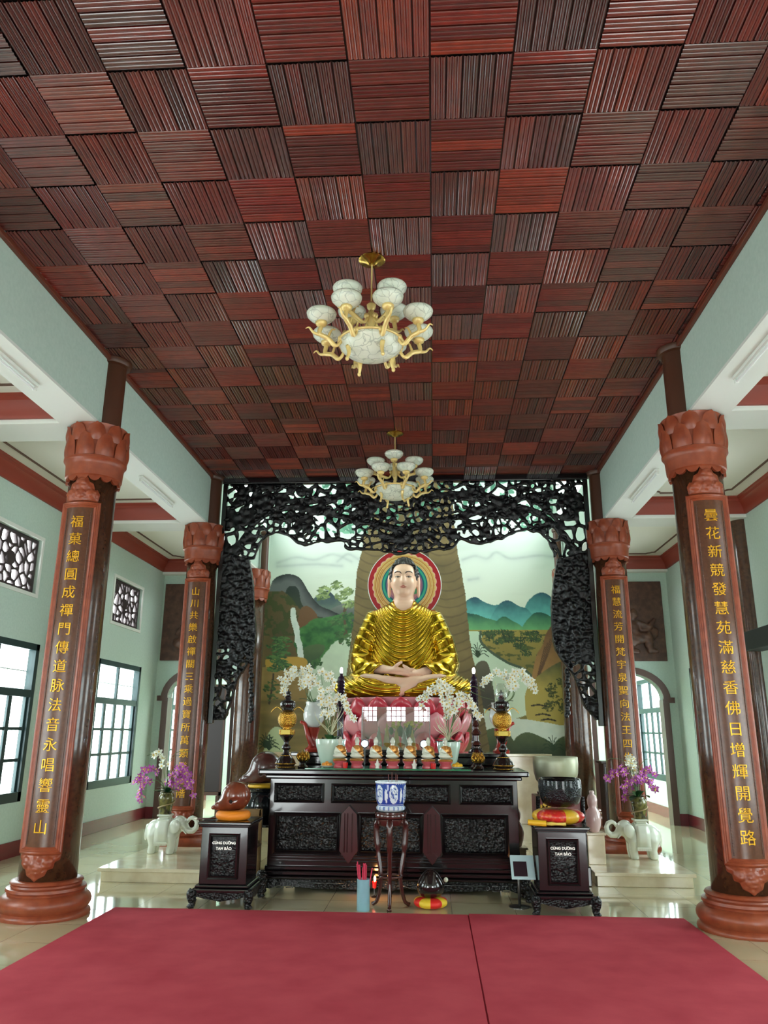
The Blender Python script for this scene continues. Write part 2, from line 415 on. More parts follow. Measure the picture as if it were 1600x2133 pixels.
struct('ceiling_chancel', MB().box((-NW-.4, 11.62, HX), (NW+.4, YR+.3, HX+.1)), 'cream_ceiling')
# ------------------------------------------------------------------ beams of the nave and the aisles
for s, n in ((-1, 'left'), (1, 'right')):
    x0, x1 = sorted((s*NW, s*(NW+.4))); struct('beam_'+n, MB().box((x0, YB, ZB), (x1, YR+.02, ZC)), 'wall_paint')
    struct('beam_soffit_'+n, MB().box((x0-.004, YB, ZB-.03), (x1+.004, YR+.02, ZB)), 'wall_white')
    struct('trim_'+n, MB().box((min(s*NW, s*(NW-.045)), YB, ZC-.05), (max(s*NW, s*(NW-.045)), 11.62, ZC)), 'trim_brown', bevel=.01)
    xa, xb = sorted((s*(NW+.4), s*AW)); k = 0
    for y in (-.53, 3.5)+YC:
        struct('beam_cross_'+n, MB().box((xa, y-.25, ZB-.03), (xb, y+.25, ZA)), 'wall_white')
    struct('ceiling_aisle_'+n, MB().box((xa-.05, YB, ZA), (xb+.05, YE, ZA+.1)), 'cream_ceiling')
    # crown moulding and thin brown line frames of each bay
    bays = [(-.28, 3.25), (3.75, 7.3), (7.8, 11.33), (11.83, 15.35)]
    prof = [(0, 0), (.03, 0), (.05, .03), (.055, .07), (.1, .14), (.135, .165), (.14, .2), (.16, .21), (.16, .24), (0, .24)]   # (out from the wall, up)
    z0 = ZA-.24; cm = MB(); lm = MB()
    for y0, y1 in bays:
        ring = [(xa, y0), (xb, y0), (xb, y1), (xa, y1)]
        G = []
        for (cx, cy), (dx, dy) in zip(ring+ring[:1], [(1, 1), (-1, 1), (-1, -1), (1, -1), (1, 1)]):
            G.append([(cx+dx*o*(0 if (cx == (xa if s > 0 else xb)) else 1), cy+dy*o, z0+u) for o, u in prof])
        # three sides only: the long inner side against the nave beam stays plain
        if s > 0: segs = [G[0:2], G[1:3], G[2:4]]
        else: segs = [G[0:2], G[3:5], G[2:4]]
        for g in segs: cm.grid(g)
        a, b, c, d = xa+.2, xb-.36, y0+.36, y1-.36; q = .14
        if s < 0: a, b = xa+.36, xb-.2
        def nt(cx, cy, dx, dy): return [(cx, cy+dy*q), (cx+dx*.05, cy+dy*(q-.02)), (cx+dx*.08, cy+dy*.08), (cx+dx*(q-.02), cy+dy*.05), (cx+dx*q, cy)]
        p = nt(a, c, 1, 1)+nt(b, c, -1, 1)[::-1]+nt(b, d, -1, -1)+nt(a, d, 1, -1)[::-1]
        pts = [(x, y, ZA-.006) for x, y in p]; lm.tube(pts+pts[:1], .016, 5)
    struct('trim_crown_'+n, cm, 'trim_red', smooth=.5); struct('trim_line_'+n, lm, 'line_brown')
    # plinth board along the outer wall
    x0, x1 = sorted((s*AW, s*(AW-.02))); struct('baseboard_'+n, MB().box((x0, YB, 0), (x1, YE, .2)), 'baseboard_red', bevel=.004)
    # rear partition of the aisle with its arch
    cx, hw, sp, ri = s*4.2, .66, 2.25, .5; mb = MB(); q0, q1 = 15.5, 15.7
    xi = s*(NW+.3); A = sorted((xi, cx-hw)) if s > 0 else sorted((xi, cx+hw)); B = sorted((s*AW, cx+s*hw))
    mb.box((A[0], q0, 0), (A[1], q1, ZA)); mb.box((B[0], q0, 0), (B[1], q1, ZA))
    arc = [(cx+hw*math.cos(PI*t/20), sp+ri*math.sin(PI*t/20)) for t in range(21)]
    top = [(cx+hw*math.cos(PI*t/20), ZA) for t in range(21)]
    for t in range(20): mb.prism([arc[t], arc[t+1], top[t+1], top[t]], q0, q1)
    struct('wall_partition_'+n, mb, 'wall_paint')
    dm = MB(); o2 = .13
    out = [(cx+(hw+o2)*math.cos(PI*t/20), sp+(ri+o2*.9)*math.sin(PI*t/20)) for t in range(21)]
    for t in range(20): dm.prism([arc[t], out[t], out[t+1], arc[t+1]], q0-.05, q1+.03)
    for d in (-1, 1):
        e0, e1 = sorted((cx+d*(hw-.02), cx+d*(hw+.1))); dm.box((e0, q0-.04, 0), (e1, q1+.03, sp))
        e0, e1 = sorted((cx+d*(hw-.01), cx+d*(hw+.2))); dm.box((e0, q0-.06, sp-.06), (e1, q0, sp+.04))
    d = struct('door_1' if s < 0 else 'door_2', dm, 'door_brown', smooth=.4)
    struct('baseboard_partition_'+n, MB().box((B[0], q0-.02, 0), (B[1]-(0 if s > 0 else .0), q0, .2)), 'baseboard_red')
# ------------------------------------------------------------------ windows and vents
WI = 0
def window(s, y0, y1):
    global WI; WI += 1; x = s*(AW+.05); fr = MB(); z0, z1 = WZ
    def b(ya, yb, za, zb, d=.035): fr.box((x-d, ya, za), (x+d, yb, zb))
    f = .09; b(y0, y0+f, z0, z1, .055); b(y1-f, y1, z0, z1, .055); b(y0, y1, z1-f, z1, .055); b(y0, y1, z0, z0+f*1.4, .055)
    zt = z1-.68; b(y0, y1, zt-.05, zt+.05, .05); ym = (y0+y1)/2; b(ym-.025, ym+.025, zt, z1, .025)
    n = 4; wd = (y1-y0-2*f)/n
    for k in range(n+1):
        y = y0+f+wd*k; b(y-.043, y+.043, z0+f, zt, .018)
    for k in (1, 2):
        z = z0+f*1.4+(zt-.06-z0-f*1.4)*k/3; b(y0+f, y1-f, z-.022, z+.022, .014)
    o = struct('window_%d' % WI, fr, 'window_teal', bevel=.004)
    g = MB(); g.box((x-.004, y0+.02, z0+.02), (x+.004, y1-.02, z1-.02)); struct('pane', g, 'window_glass', o)
    g = MB(); xb = x+s*.07
    for k in range(1, 14): y = y0+(y1-y0)*k/14; g.tube([(xb, y, zt), (xb, y, z1)], .006, 6)
    g.box((xb-.003, y0, zt+.3), (xb+.003, y1, zt+.315)); g.box((xb-.003, y0, zt+.05), (xb+.003, y1, zt+.065))
    struct('security_bars', g, 'wall_white', o)
    r = (0, -PI/2, 0) if s < 0 else (0, PI/2, 0)
    portal((s*(AW+.138), (y0+y1)/2, (z0+z1)/2), r, z1-z0, y1-y0)
def fret(x, z, sp, wid, seed):
    "open carved scrollwork: metres to the edge of the solid"
    wx = x+.35*sp*(vnoise(x/sp*1.3, z/sp*1.3, seed)-.5); wz = z+.35*sp*(vnoise(x/sp*1.3+40, z/sp*1.3, seed+1)-.5)
    f1, f2, c = voronoi(wx/sp, wz/sp, seed); return wid-(f2-f1)*.5*sp, f1*sp, c
def vent(s, y0, y1):
    global WI; WI += 1; x = s*(AW+.07); z0, z1 = VZ
    def g(a, b):
        d = fret(a, b, .15, .014, 3+WI)[0]; e = np.minimum(np.minimum(a-y0, y1-a), np.minimum(b-z0, z1-b))
        cy, cz = (y0+y1)/2, (z0+z1)/2; d = np.maximum(d, .1-np.hypot(a-cy, b-cz)); return np.minimum(np.maximum(d, .05-e), e+.001)
    mb = slab(g, (y0, z0), (y1, z1), .0125, 0, .03); mb.xf(lambda v: np.stack([v[:, 1]+x, v[:, 0], v[:, 2]], 1)); mb.f = [q[::-1] for q in mb.f]
    o = struct('window_%d' % WI, mb, 'lattice_dark', smooth=5)
    e = MB(); t = .02
    for a in ((y0-.05, y1+.05, z0-.05, z0), (y0-.05, y1+.05, z1, z1+.05), (y0-.05, y0, z0, z1), (y1, y1+.05, z0, z1)):
        e.box((min(s*AW, s*(AW-t)), a[0], a[2]), (max(s*AW, s*(AW-t)), a[1], a[3]))
    struct('window_frame', e, 'wall_white', o)
    portal((s*(AW+.138), (y0+y1)/2, (z0+z1)/2), (0, -PI/2, 0) if s < 0 else (0, PI/2, 0), z1-z0, y1-y0)
for s in (-1, 1):
    for a, b in WINDOWS: window(s, a, b)
    for a, b in VENT: vent(s, a, b)
for a, b, z0, z1 in FILL_DOORS+HIGH+[(a, b, *LZ) for a, b in LIGHTS]:
    portal(((a+b)/2, YB-.235, (z0+z1)/2), (-PI/2, 0, 0), b-a, z1-z0)
for s in (-1, 1): portal((s*(NW+.395), (CL[0]+CL[1])/2, (CL[2]+CL[3])/2), (0, -PI/2, 0) if s < 0 else (0, PI/2, 0), CL[3]-CL[2], CL[1]-CL[0])
# ------------------------------------------------------------------ slatted timber ceiling
def ceiling():
    m = mat('ceiling_wood', (.1, .03, .02), .4, spec=.5, attr='tone', noise=(9, (.6, .55, .55), .35, .75, (1, 1, 1)), coat=.85, coatrough=.17)
    mb = MB(); cols = []
    pr = [(.003, .02)]+[(.005+.03*q+.03*t, .009-.009*math.sin(PI*t)**.8) for q in range(3) for t in (0, .12, .3, .5, .7, .88)]+[(.095, .009), (.097, .02)]
    tones = [rgb(*c) for c in ((128, 38, 24), (112, 30, 21), (98, 31, 23), (140, 48, 25), (118, 30, 22), (90, 33, 25), (116, 42, 31))]
    for k in range(-7, 6):
        for j in range(-9, 16):
            x0, y0 = .47+.5*k, 3.711+.5*j; x1, y1 = x0+.5, y0+.5
            along_y = (k+j) % 2 == 0; tb = .72*RNG.uniform(.8, 1.15); pal = RNG.choice(len(tones), 3)
            for b in range(5):
                c = np.array(tones[pal[RNG.integers(3)]])*tb*RNG.uniform(.8, 1.15)
                if along_y: G = [[(x0+b*.1+o, y, ZC+u) for o, u in pr] for y in (y0+.006, y1-.006)]
                else: G = [[(x, y0+b*.1+o, ZC+u) for o, u in pr] for x in (x1-.006, x0+.006)]
                G = np.array(G); G[..., 0] = np.clip(G[..., 0], -NW, NW); G[..., 1] = np.clip(G[..., 1], YB, 11.62)
                if np.ptp(G[..., 0]) < .01 or np.ptp(G[..., 1]) < .01: continue
                mb.grid(G); cols += [c]*(G.shape[0]*G.shape[1])
    n = mb.n; mb.box((-NW, YB, ZC+.021), (NW, 11.62, ZC+.06)); cols += [np.array((.012, .008, .007))]*(mb.n-n)
    me = mesh('ceiling', mb, 'ceiling_wood', 0)
    a = me.color_attributes.new('tone', 'FLOAT_COLOR', 'POINT'); a.data.foreach_set('color', np.c_[np.array(cols), np.ones(len(cols))].astype(np.float32).ravel())
    o = link('ceiling', me); o['kind'] = 'structure'
ceiling()
# pilasters on the outer walls
for s in (-1, 1):
    mb = MB().prism([(-s*.15*math.sin(PI*t/16), .15*math.cos(PI*t/16)) for t in range(17)], 0, 4.74, 2)
    o = struct('trim_pilaster_'+('left' if s < 0 else 'right'), mb, 'column_brown', smooth=.8); o.location = (s*AW, 11.58, 0)
# ------------------------------------------------------------------ great columns with gilt couplets
mat('upper_brown', rgb(76, 42, 24), .4)
def wrap(mb, r0):
    "bend a flat x-z mesh onto a cylinder of radius r0 facing -y"
    def f(v):
        a = v[:, 0]/r0; r = r0-v[:, 1]; return np.stack([r*np.sin(a), -r*np.cos(a), v[:, 2]], 1)
    return mb.xf(f)
def carved(outline, h, t0, t1, seed, bumps):
    "carved relief plaque: outline polygon, relief rising towards round bosses"
    P = np.array(outline); lo, hi = P.min(0), P.max(0)
    def g(x, z): return np.where(inpoly(x, z, outline), 1, -1)*segd(x, z, outline)
    def t(x, z):
        e = np.clip(g(x, z)/.03, 0, 1); b = np.zeros(x.shape)
        for cx, cz, r in bumps: b = np.maximum(b, np.sqrt(np.maximum(0, 1-((x-cx)**2+(z-cz)**2)/r**2)))
        f1, f2, _ = voronoi(x/.05, z/.05, seed); return t0+(t1-t0)*(.25*e+.55*b+.35*np.clip((f2-f1), 0, .6)*e)
    t.tm = t1*1.15
    return slab(g, lo, hi, h, 0, t, .006)
PANT, PANB = 3.86, .54
COLM = {}
def column_parts(full=True, panel=True):
    d = {}
    d['shaft'] = mesh('shaft', MB().lathe([(.258, .26), (.252, 1.5), (.245, 3.), (.24, 4.2)], 40), 'column_brown', 5)
    bp = [(.40, 0), (.405, .015), (.40, .035), (.385, .045), (.372, .055), (.385, .075), (.40, .1), (.402, .13), (.39, .16), (.36, .185), (.335, .195), (.335, .21), (.35, .222), (.345, .245), (.31, .255), (.305, .27), (.32, .285), (.31, .302), (.275, .31)]
    bp = [(r, z*1.0) for r, z in bp]
    d['base'] = mesh('base', MB().lathe(bp, 48), 'terracotta', .9)
    cp = [(.252, 4.14), (.285, 4.16), (.292, 4.28), (.3, 4.32), (.318, 4.335), (.318, 4.36), (.285, 4.38), (.285, 4.69), (.3, 4.725), (.2, 4.728)]
    mb = MB().lathe(cp, 40)
    for k in range(14):   # hanging scallops under the collar
        a = 2*PI*k/14; p = [(.06*math.sin(t)*1.05, 4.17-.075*abs(math.cos(t))) for t in np.linspace(-PI/2, PI/2, 9)]
        q = MB().prism(p+[(.063, 4.2), (-.063, 4.2)], -.012, .014); wrap(q, .262)
        ca, sa = math.cos(a), math.sin(a); q.xf(lambda v: np.stack([v[:, 0]*ca-v[:, 1]*sa, v[:, 0]*sa+v[:, 1]*ca, v[:, 2]], 1)); mb.add(np.concatenate(q.v), q.f)
    d['capital'] = mesh('capital', mb, 'terracotta', .8)
    # lotus petals, two rows
    def petal(w_, h, lean):
        G = []
        for i in range(9):
            t = i/8; z = h*t; hw = w_*(math.sin(PI*(.5+.5*t))**.36 if t < 1 else .0)*(1-.08*(1-t))+1e-4
            G.append([(hw*u, -(.010+.034*(1-u*u)*math.sin(PI*min(1, t*.9+.1)) + lean*t**6), z) for u in np.linspace(-1, 1, 7)])
        return G
    d['petal'] = []
    for z, h, w_, r, off in ((4.36, .25, .104, .29, 0), (4.53, .195, .104, .285, .5)):
        q = MB().grid(petal(w_, h, .03)); wrap(q, r); q.xf(lambda v: v+np.array([0, 0, z]))
        me = mesh('petal', q, 'terracotta', 5); d['petal'].append((me, off))
    d['upper'] = mesh('upper_shaft', MB().lathe([(.15, 4.7), (.15, 5.47)], 24).lathe([(.15, 5.47), (.185, 5.48), (.2, 5.505), (.2, 5.54)], 28), 'upper_brown', .6)
    # framed board with beaded border
    hw = .20; z0, z1 = PANB, PANT
    prof = [(0, .0), (.0, .028), (.012, .036), (.022, .03), (.028, .034), (.036, .026), (.046, .03), (.056, .016), (.06, .012)]   # inwards, outwards
    G = []
    for o, u in prof:
        row = []
        for (x, z) in [(-hw+o, z0+o), (hw-o, z0+o), (hw-o, z1-o), (-hw+o, z1-o), (-hw+o, z0+o)]: row.append((x, -u, z))
        G.append(row)
    fr = MB()
    for e in range(4):
        n = 2 if e % 2 else 12; g = []
        for row in G:
            a, b = np.array(row[e]), np.array(row[e+1]); g.append([a+(b-a)*t for t in np.linspace(0, 1, n)])
        fr.grid(np.array(g)[:, ::-1])
    wrap(fr, .25); d['panel_frame'] = mesh('panel_frame', fr, 'terracotta', .5)
    bd = MB().grid([[(x, -.012, z) for z in (z0+.05, z1-.05)] for x in np.linspace(-hw+.055, hw-.055, 9)]); wrap(bd, .25); d['panel_board'] = mesh('panel_board', bd, 'panel_brown', 5)
    n = int((z1-z0-.16)/.026)
    for s, nm in ((-1, 'beading'), (1, 'beading2')):
        bb = MB(); bb.tube([(s*.122, -.013, z0+.08+.0065*k) for k in range(4*n)], [(.0065, .005, .003, .005)[k % 4] for k in range(4*n)], 6)
        wrap(bb, .25); d[nm] = mesh('beading', bb, 'bronze_relief', 5)
    # carved ornaments over and under the board
    c = [(-.17, 3.87), (-.18, 3.95), (-.15, 4.0), (-.13, 3.99), (-.11, 4.06), (-.07, 4.08), (-.05, 4.13), (0, 4.16), (.05, 4.13), (.07, 4.08), (.11, 4.06), (.13, 3.99), (.15, 4.0), (.18, 3.95), (.17, 3.87)]
    o = carved(c, .008, .02, .055, 4, [(0, 4.05, .07), (-.1, 3.95, .05), (.1, 3.95, .05), (0, 3.95, .05)]); wrap(o, .24); d['crest'] = mesh('crest', o, 'terracotta', 5)
    c = [(-.2, .54), (.2, .54), (.19, .49), (.15, .47), (.14, .42), (.1, .41), (.08, .36), (.03, .335), (0, .31), (-.03, .335), (-.08, .36), (-.1, .41), (-.14, .42), (-.15, .47), (-.19, .49)]
    o = carved(c, .008, .02, .055, 7, [(0, .44, .07), (-.09, .47, .05), (.09, .47, .05)]); wrap(o, .24); d['pendant'] = mesh('pendant', o, 'terracotta', 5)
    return d
CP = column_parts()
def make_column(x, y, text, label, group, panel=True, upper=True):
    t = thing('column', label, 'column', (x, y, 0), 0, group)
    for n in ('shaft', 'base', 'capital'): link(n, CP[n], t)
    for me, off in CP['petal']:
        for k in range(9): link('petal', me, t, (0, 0, 0), 2*PI*(k+off)/9)
    if upper:
        u = link('upper_shaft', CP['upper'], t, (math.copysign(.07 if panel else .19, -x), 0, 0))
        if not panel: u.scale = (.5, .5, 1)
    if panel:
        for n in ('panel_frame', 'panel_board', 'beading', 'beading2', 'crest', 'pendant'): link(n.rstrip('2'), CP[n], t)
        chars = text; nn = 17; step = (PANT-PANB-.26)/nn
        for i, ch in enumerate(chars):
            if ch == ' ': continue
            q = text_mb(ch, .132, 0., .0025); q.xf(lambda v: v+np.array([0, -.0155, PANT-.13-step*(i+.5)])); 
            if q.v: wrap(q, .25); part('gilt_character', q, 'gilt', t, 0)
    return t
CPX = 3.13
make_column(-CPX, YC[0], '福菓總圓成禪門傳道脉法音永唱響靈山', 'nearest terracotta and brown column at left, its gold couplet ending in the character for mountain', 'inscribed columns of the nave')
make_column(CPX, YC[0], '曇花新競發慧苑滿慈香佛日增輝開覺路', 'nearest terracotta and brown column at right with bright gold characters', 'inscribed columns of the nave')
make_column(-CPX, YC[1], '山川共樂啟禪關三乘過寶所萬類登蓮階', 'second terracotta column at left, behind the orchid vase on the left elephant', 'inscribed columns of the nave')
make_column(CPX, YC[1], '福慧流芳開梵宇泉聖向法王四生', 'second terracotta column at right, behind the orchid vase on the right elephant', 'inscribed columns of the nave')
make_column(-CPX, 15.06, '', 'rear brown column half hidden by the carved black screen, left of the mural', 'rear columns beside the mural', False)
make_column(CPX, 15.06, '', 'rear brown column half hidden by the carved black screen, right of the mural', 'rear columns beside the mural', False)
# ------------------------------------------------------------------ carpet
mb = MB(); mb.box((-2.58, YB+1.2, 0), (.742, 7.86, .012)); mb.box((.75, YB+1.2, 0), (2.70, 7.93, .012))
c = thing('carpet', 'large red carpet spread over the nave floor between the columns', 'carpet', (0, 3, .0))
def sub(n, a, b, m): part(n, MB().box((a[0], a[1]-3, a[2]), (b[0], b[1]-3, b[2])), m, c, 0, .004)
sub('carpet_strip', (-2.58, YB+1.2, .001), (.742, 7.84, .013), 'carpet'); sub('carpet_strip', (.752, YB+1.2, .001), (2.70, 7.88, .013), 'carpet'); sub('seam', (.742, YB+1.2, .001), (.752, 7.84, .009), 'carpet_seam')
# ------------------------------------------------------------------ chandeliers
def chandelier(loc, rot, label):
    t = thing('chandelier', label, 'chandelier', loc, 0, 'alabaster chandeliers')
    part('canopy', MB().lathe([(.02, -.05), (.035, -.045), (.05, -.03), (.09, -.022), (.115, -.008), (.115, 0)], 28), 'brass', t, .7)
    part('rod', MB().lathe([(.007, -.45), (.007, -.04)], 10).lathe([(.012, -.5), (.035, -.47), (.04, -.44), (.012, -.41)], 16).lathe([(.02, -.8), (.03, -.74), (.018, -.66), (.04, -.6), (.045, -.55), (.018, -.49)], 16), 'gold_resin', t, .8)
    # great bowl with rim
    b = part('bowl', MB().lathe([(.001, -.945), (.06, -.942), (.13, -.925), (.2, -.89), (.25, -.845), (.268, -.805), (.262, -.8), (.24, -.84), (.19, -.88), (.12, -.912), (.001, -.925)], 40, caps=False), 'alabaster', t, 5)
    part('rim', MB().tube([(.268*math.cos(a), .268*math.sin(a), -.8) for a in np.linspace(0, 2*PI, 41)], .012, 8, False).lathe([(.1, -.79), (.2, -.79), (.26, -.79), (.262, -.8), (.1, -.8)], 32), 'gold_resin', t, .8)
    shade = MB().lathe([(.02, 0), (.05, .008), (.09, .03), (.118, .06), (.124, .085), (.115, .1), (.1, .1), (.11, .085), (.105, .062), (.08, .035), (.02, .012)], 26); sh = mesh('shade', shade, 'alabaster', 5)
    def arm(R, zs, z0, r0):
        m = MB(); m.tube(bez([(r0, 0, z0), (r0+.06, 0, z0-.075), (R-.06, 0, zs-.13), (R+.01, 0, zs-.1), (R, 0, zs-.03)], 7), [.014]*8+[.02]*12+[.019]*8+[.016], 8)
        m.tube(bez([(R+.0, 0, zs-.11), (R+.06, 0, zs-.1), (R+.1, 0, zs-.06), (R+.13, 0, zs-.075)], 5), np.linspace(.016, .004, 16), 6)   # curled tail
        m.tube(bez([(R-.06, 0, zs-.12), (R-.09, 0, zs-.05), (R-.12, 0, zs-.04)], 5), np.linspace(.013, .004, 11), 6)
        m.lathe([(.018, -.035), (.042, -.022), (.05, 0), (.045, .01)], 14, (R, 0, zs)); m.ell((r0+.02, 0, z0), (.026, .026, .026)); return mesh('arm', m, 'gold_resin', 5)
    a1 = arm(.43, -.69, -.8, .24); a2 = arm(.26, -.47, -.56, .03)
    for k in range(8):
        a = 2*PI*(k+.5)/8; o = link('arm', a1, t, (0, 0, 0), a); link('shade', sh, o, (.43, 0, -.69))
    for k in range(4):
        a = 2*PI*k/4+rot; o = link('arm', a2, t, (0, 0, 0), a); link('shade', sh, o, (.26, 0, -.47))
    f = mesh('finial', MB().tube(bez([(.21, 0, -.87), (.2, 0, -.93), (.215, 0, -.99)], 5), np.linspace(.022, .012, 11), 8).ell((.215, 0, -.99), (.016, .016, .02)), 'gold_resin', 5)
    for k in range(4): link('finial', f, t, (0, 0, 0), 2*PI*(k+.35)/4)
chandelier((-.04, 5.76, ZC), PI/4, 'large alabaster bowl chandelier hanging nearest, high over the red carpet')
chandelier((-.036, 9.78, ZC), 0, 'smaller looking alabaster chandelier hanging farther back, in front of the carved screen')
# ------------------------------------------------------------------ fluorescent tubes under the beams
mat('tube_white', rgb(226, 230, 230), .25)
def tube_light(x, y, label):
    t = thing('tube_light', label, 'light', (x, y, ZB-.03), 0, 'fluorescent lights under the beams')
    part('housing', MB().box((-.028, -.62, -.035), (.028, .62, -.0005)), 'wall_white', t, 0, .006)
    part('tube', MB().tube([(.0, -.59, -.06), (.0, .59, -.06)], .0135, 12), 'tube_white', t)
    for d in (-.6, .6): part('end_cap', MB().box((-.017, d-.016, -.076), (.017, d+.016, -.034)), 'wall_white', t, 0, .004)
for x, y, l in ((-3.23, 5.75, 'left beam, nearer one'), (-3.23, 9.65, 'left beam, beyond the first column'), (3.2, 5.9, 'right beam, nearer one'), (3.2, 9.65, 'right beam, beyond the first column')):
    tube_light(x, y, 'white fluorescent tube light fixed under the '+l)
# wall speakers
mat('speaker_black', rgb(30, 34, 36), .5)
for s, y, hl in ((1, 10.75, .45), (-1, 11.13, .27)):
    t = thing('wall_speaker', 'black box speaker high on the %s wall in front of the half column' % ('right' if s > 0 else 'left'), 'speaker', (s*AW, y, 2.74), 0)
    a, b = sorted((-s*.3, -s*.06)); part('cabinet', MB().box((a, -hl, 0), (b, hl, .27)), 'speaker_black', t, 0, .012)
    a, b = sorted((-s*.1, 0)); part('bracket', MB().box((a, -.1, .08), (b, .1, .19)), 'speaker_black', t, 0, .004)
# ------------------------------------------------------------------ painted landscape on the mural wall
def mural():
    # painted in plain sheet units u (across, left to right) and v (down); one unit is one centimetre on the wall
    x0, x1, z0, z1 = -NW-.1, NW+.1, .0, HX; h = .0125
    xs = np.arange(x0, x1+h/2, h); zs = np.arange(z0, z1+h/2, h); X, Z = np.meshgrid(xs, zs, indexing='ij')
    A = at(545, 1560, YR); B = at(1165, 1100, YR); kx = (1165-545)/(B[0]-A[0]); kz = (1100-1560)/(B[2]-A[2])
    u = 545+(X-A[0])*kx; v = 1560+(Z-A[2])*kz
    n1 = fbm(X*2.2, Z*2.2, 1, 5); n2 = fbm(X*9, Z*9, 5, 4); n3 = fbm(X*1.1, Z*5, 9, 5); n4 = fbm(X*26, Z*26, 15, 3)
    C = np.zeros(X.shape+(3,))
    def lerp(a, b, t): return np.array(a)+(np.array(b)-np.array(a))*np.clip(t, 0, 1)[..., None]
    R_ = lambda *c: np.array(rgb(*c))
    C[:] = lerp(R_(196, 208, 204), R_(206, 214, 194), (v-1080)/200); C *= (1-.10*(n3-.5)*2*np.clip((n3-.5)*4, 0, 1))[..., None]
    def put(mask, col, soft=None): 
        m = mask.astype(float) if soft is None else soft
        C[:] = C*(1-m[..., None])+(col if np.ndim(col) == 3 else np.broadcast_to(col, C.shape))*m[..., None]
    w = (n2-.5)
    def poly(P, col, rough=0., c2=None, v0=0, v1=1):
        m = inpoly(u+rough*w*10, v+rough*(n1-.5)*10+rough*w*6, bez(list(P)+[P[0]], 6).tolist()[:-1] if rough >= 0 else P)
        c = np.broadcast_to(np.array(col), C.shape) if c2 is None else lerp(col, c2, (v-v0)/(v1-v0)+.35*(n2-.5))
        put(m, c); return m
    def outline(P, col, wd): put(segd(u, v, bez(P, 8).tolist(), False) < wd, np.array(col))
    for P in ([(560, 1172), (600, 1160), (640, 1166), (680, 1154), (720, 1170)], [(690, 1170), (712, 1154), (735, 1165)], [(958, 1168), (985, 1160), (1010, 1166), (1030, 1152), (1060, 1166), (1120, 1160), (1160, 1166)], [(970, 1212), (990, 1209)], [(560, 1180), (640, 1176), (700, 1180)]):
        d = segd(u, v, bez(P, 8).tolist(), False); put(None, R_(150, 160, 158), np.exp(-(d/3.)**2)*.55*(.5+n2)); put(None, R_(176, 186, 182), np.exp(-(d/9.)**2)*.35*(v > 1150))
    def leaves(cx, cy, rx, ry, n, sz, c0, c1, seed, ang=None):
        r = np.random.default_rng(seed)
        for _ in range(n):
            a, q = r.uniform(0, 2*PI), math.sqrt(r.uniform()); x, y = cx+rx*q*math.cos(a), cy+ry*q*math.sin(a); t = r.uniform(0, PI) if ang is None else r.normal(ang, .4); s = sz*r.uniform(.6, 1.4)
            i0, i1 = np.searchsorted(u[:, 0], (x-2*s, x+2*s)); k0, k1 = np.searchsorted(-v[0], (-(y+2*s), -(y-2*s)))
            uu, vv = u[i0:i1, k0:k1]-x, v[i0:i1, k0:k1]-y; p, o = uu*math.cos(t)+vv*math.sin(t), -uu*math.sin(t)+vv*math.cos(t)
            C[i0:i1, k0:k1][(p/s)**2+(o/(s*.4))**2 < 1] = c0+(c1-c0)*r.uniform()
    # right hills
    t0, t1 = R_(14, 66, 82), R_(92, 168, 160); g0, g1 = R_(14, 74, 62), R_(98, 160, 104)
    poly([(955, 1268), (968, 1254), (984, 1249), (1000, 1259), (1020, 1266), (1045, 1270), (1060, 1330), (955, 1330)], t0, 0, t1, 1250, 1292)
    poly([(1075, 1330), (1085, 1272), (1100, 1250), (1118, 1240), (1135, 1245), (1155, 1264), (1175, 1270), (1180, 1330)], t0, 0, t1, 1240, 1290)
    poly([(1000, 1330), (1015, 1290), (1035, 1262), (1053, 1257), (1072, 1268), (1095, 1280), (1110, 1330)], t0, 0, t1, 1257, 1304)
    poly([(955, 1330), (958, 1288), (980, 1285), (1000, 1292), (1030, 1303), (1040, 1330)], g0, 0, g1, 1285, 1318)
    poly([(1000, 1330), (1022, 1304), (1040, 1290), (1056, 1298), (1078, 1312), (1080, 1330)], g0, 0, g1, 1290, 1318)
    poly([(1060, 1340), (1085, 1302), (1105, 1283), (1125, 1284), (1150, 1298), (1180, 1306), (1180, 1340)], g0, 0, g1, 1283, 1322)
    # plain right of the stream
    put((v > 1318) & (u > 950), lerp(R_(150, 132, 62), R_(120, 108, 52), (v-1320)/80+.8*(n1-.5)))
    put((v > 1322+8*(n1-.5)) & (u > 950) & (fbm(X*5, Z*14, 31, 4) > .6), R_(78, 84, 38))
    for k in range(46):
        bx, by = RNG.uniform(1000, 1160), 1322+62*RNG.uniform()**1.4
        if by > 1330+.42*(bx-992) : continue
        leaves(bx, by, 11, 5, 30, 2.6, R_(24, 46, 30), R_(70, 92, 44), 400+k)
    poly([(930, 1322), (990, 1322), (994, 1342), (1012, 1362), (1046, 1384), (1074, 1396), (1096, 1420), (1090, 1480), (1040, 1500), (980, 1500), (930, 1480)], R_(182, 204, 178), .1, R_(200, 214, 186), 1320, 1480)
    outline([(992, 1322), (992, 1342), (1011, 1363), (1046, 1386), (1076, 1398), (1098, 1418)], R_(66, 82, 62), 2.6)
    poly([(975, 1470), (972, 1420), (978, 1395), (992, 1382), (1005, 1388), (1012, 1420), (1015, 1480)], R_(92, 88, 70), .1, R_(62, 60, 50), 1385, 1460)
    poly([(1085, 1470), (1092, 1420), (1104, 1372), (1118, 1350), (1126, 1326), (1142, 1308), (1160, 1316), (1190, 1330), (1190, 1470)], R_(92, 60, 38), .1, R_(150, 110, 62), 1310, 1400)
    for k in range(4): outline([(1140-6*k, 1330+8*k), (1126-6*k, 1372+10*k), (1108-4*k, 1410+12*k)], R_(88, 60, 36), 1.3)
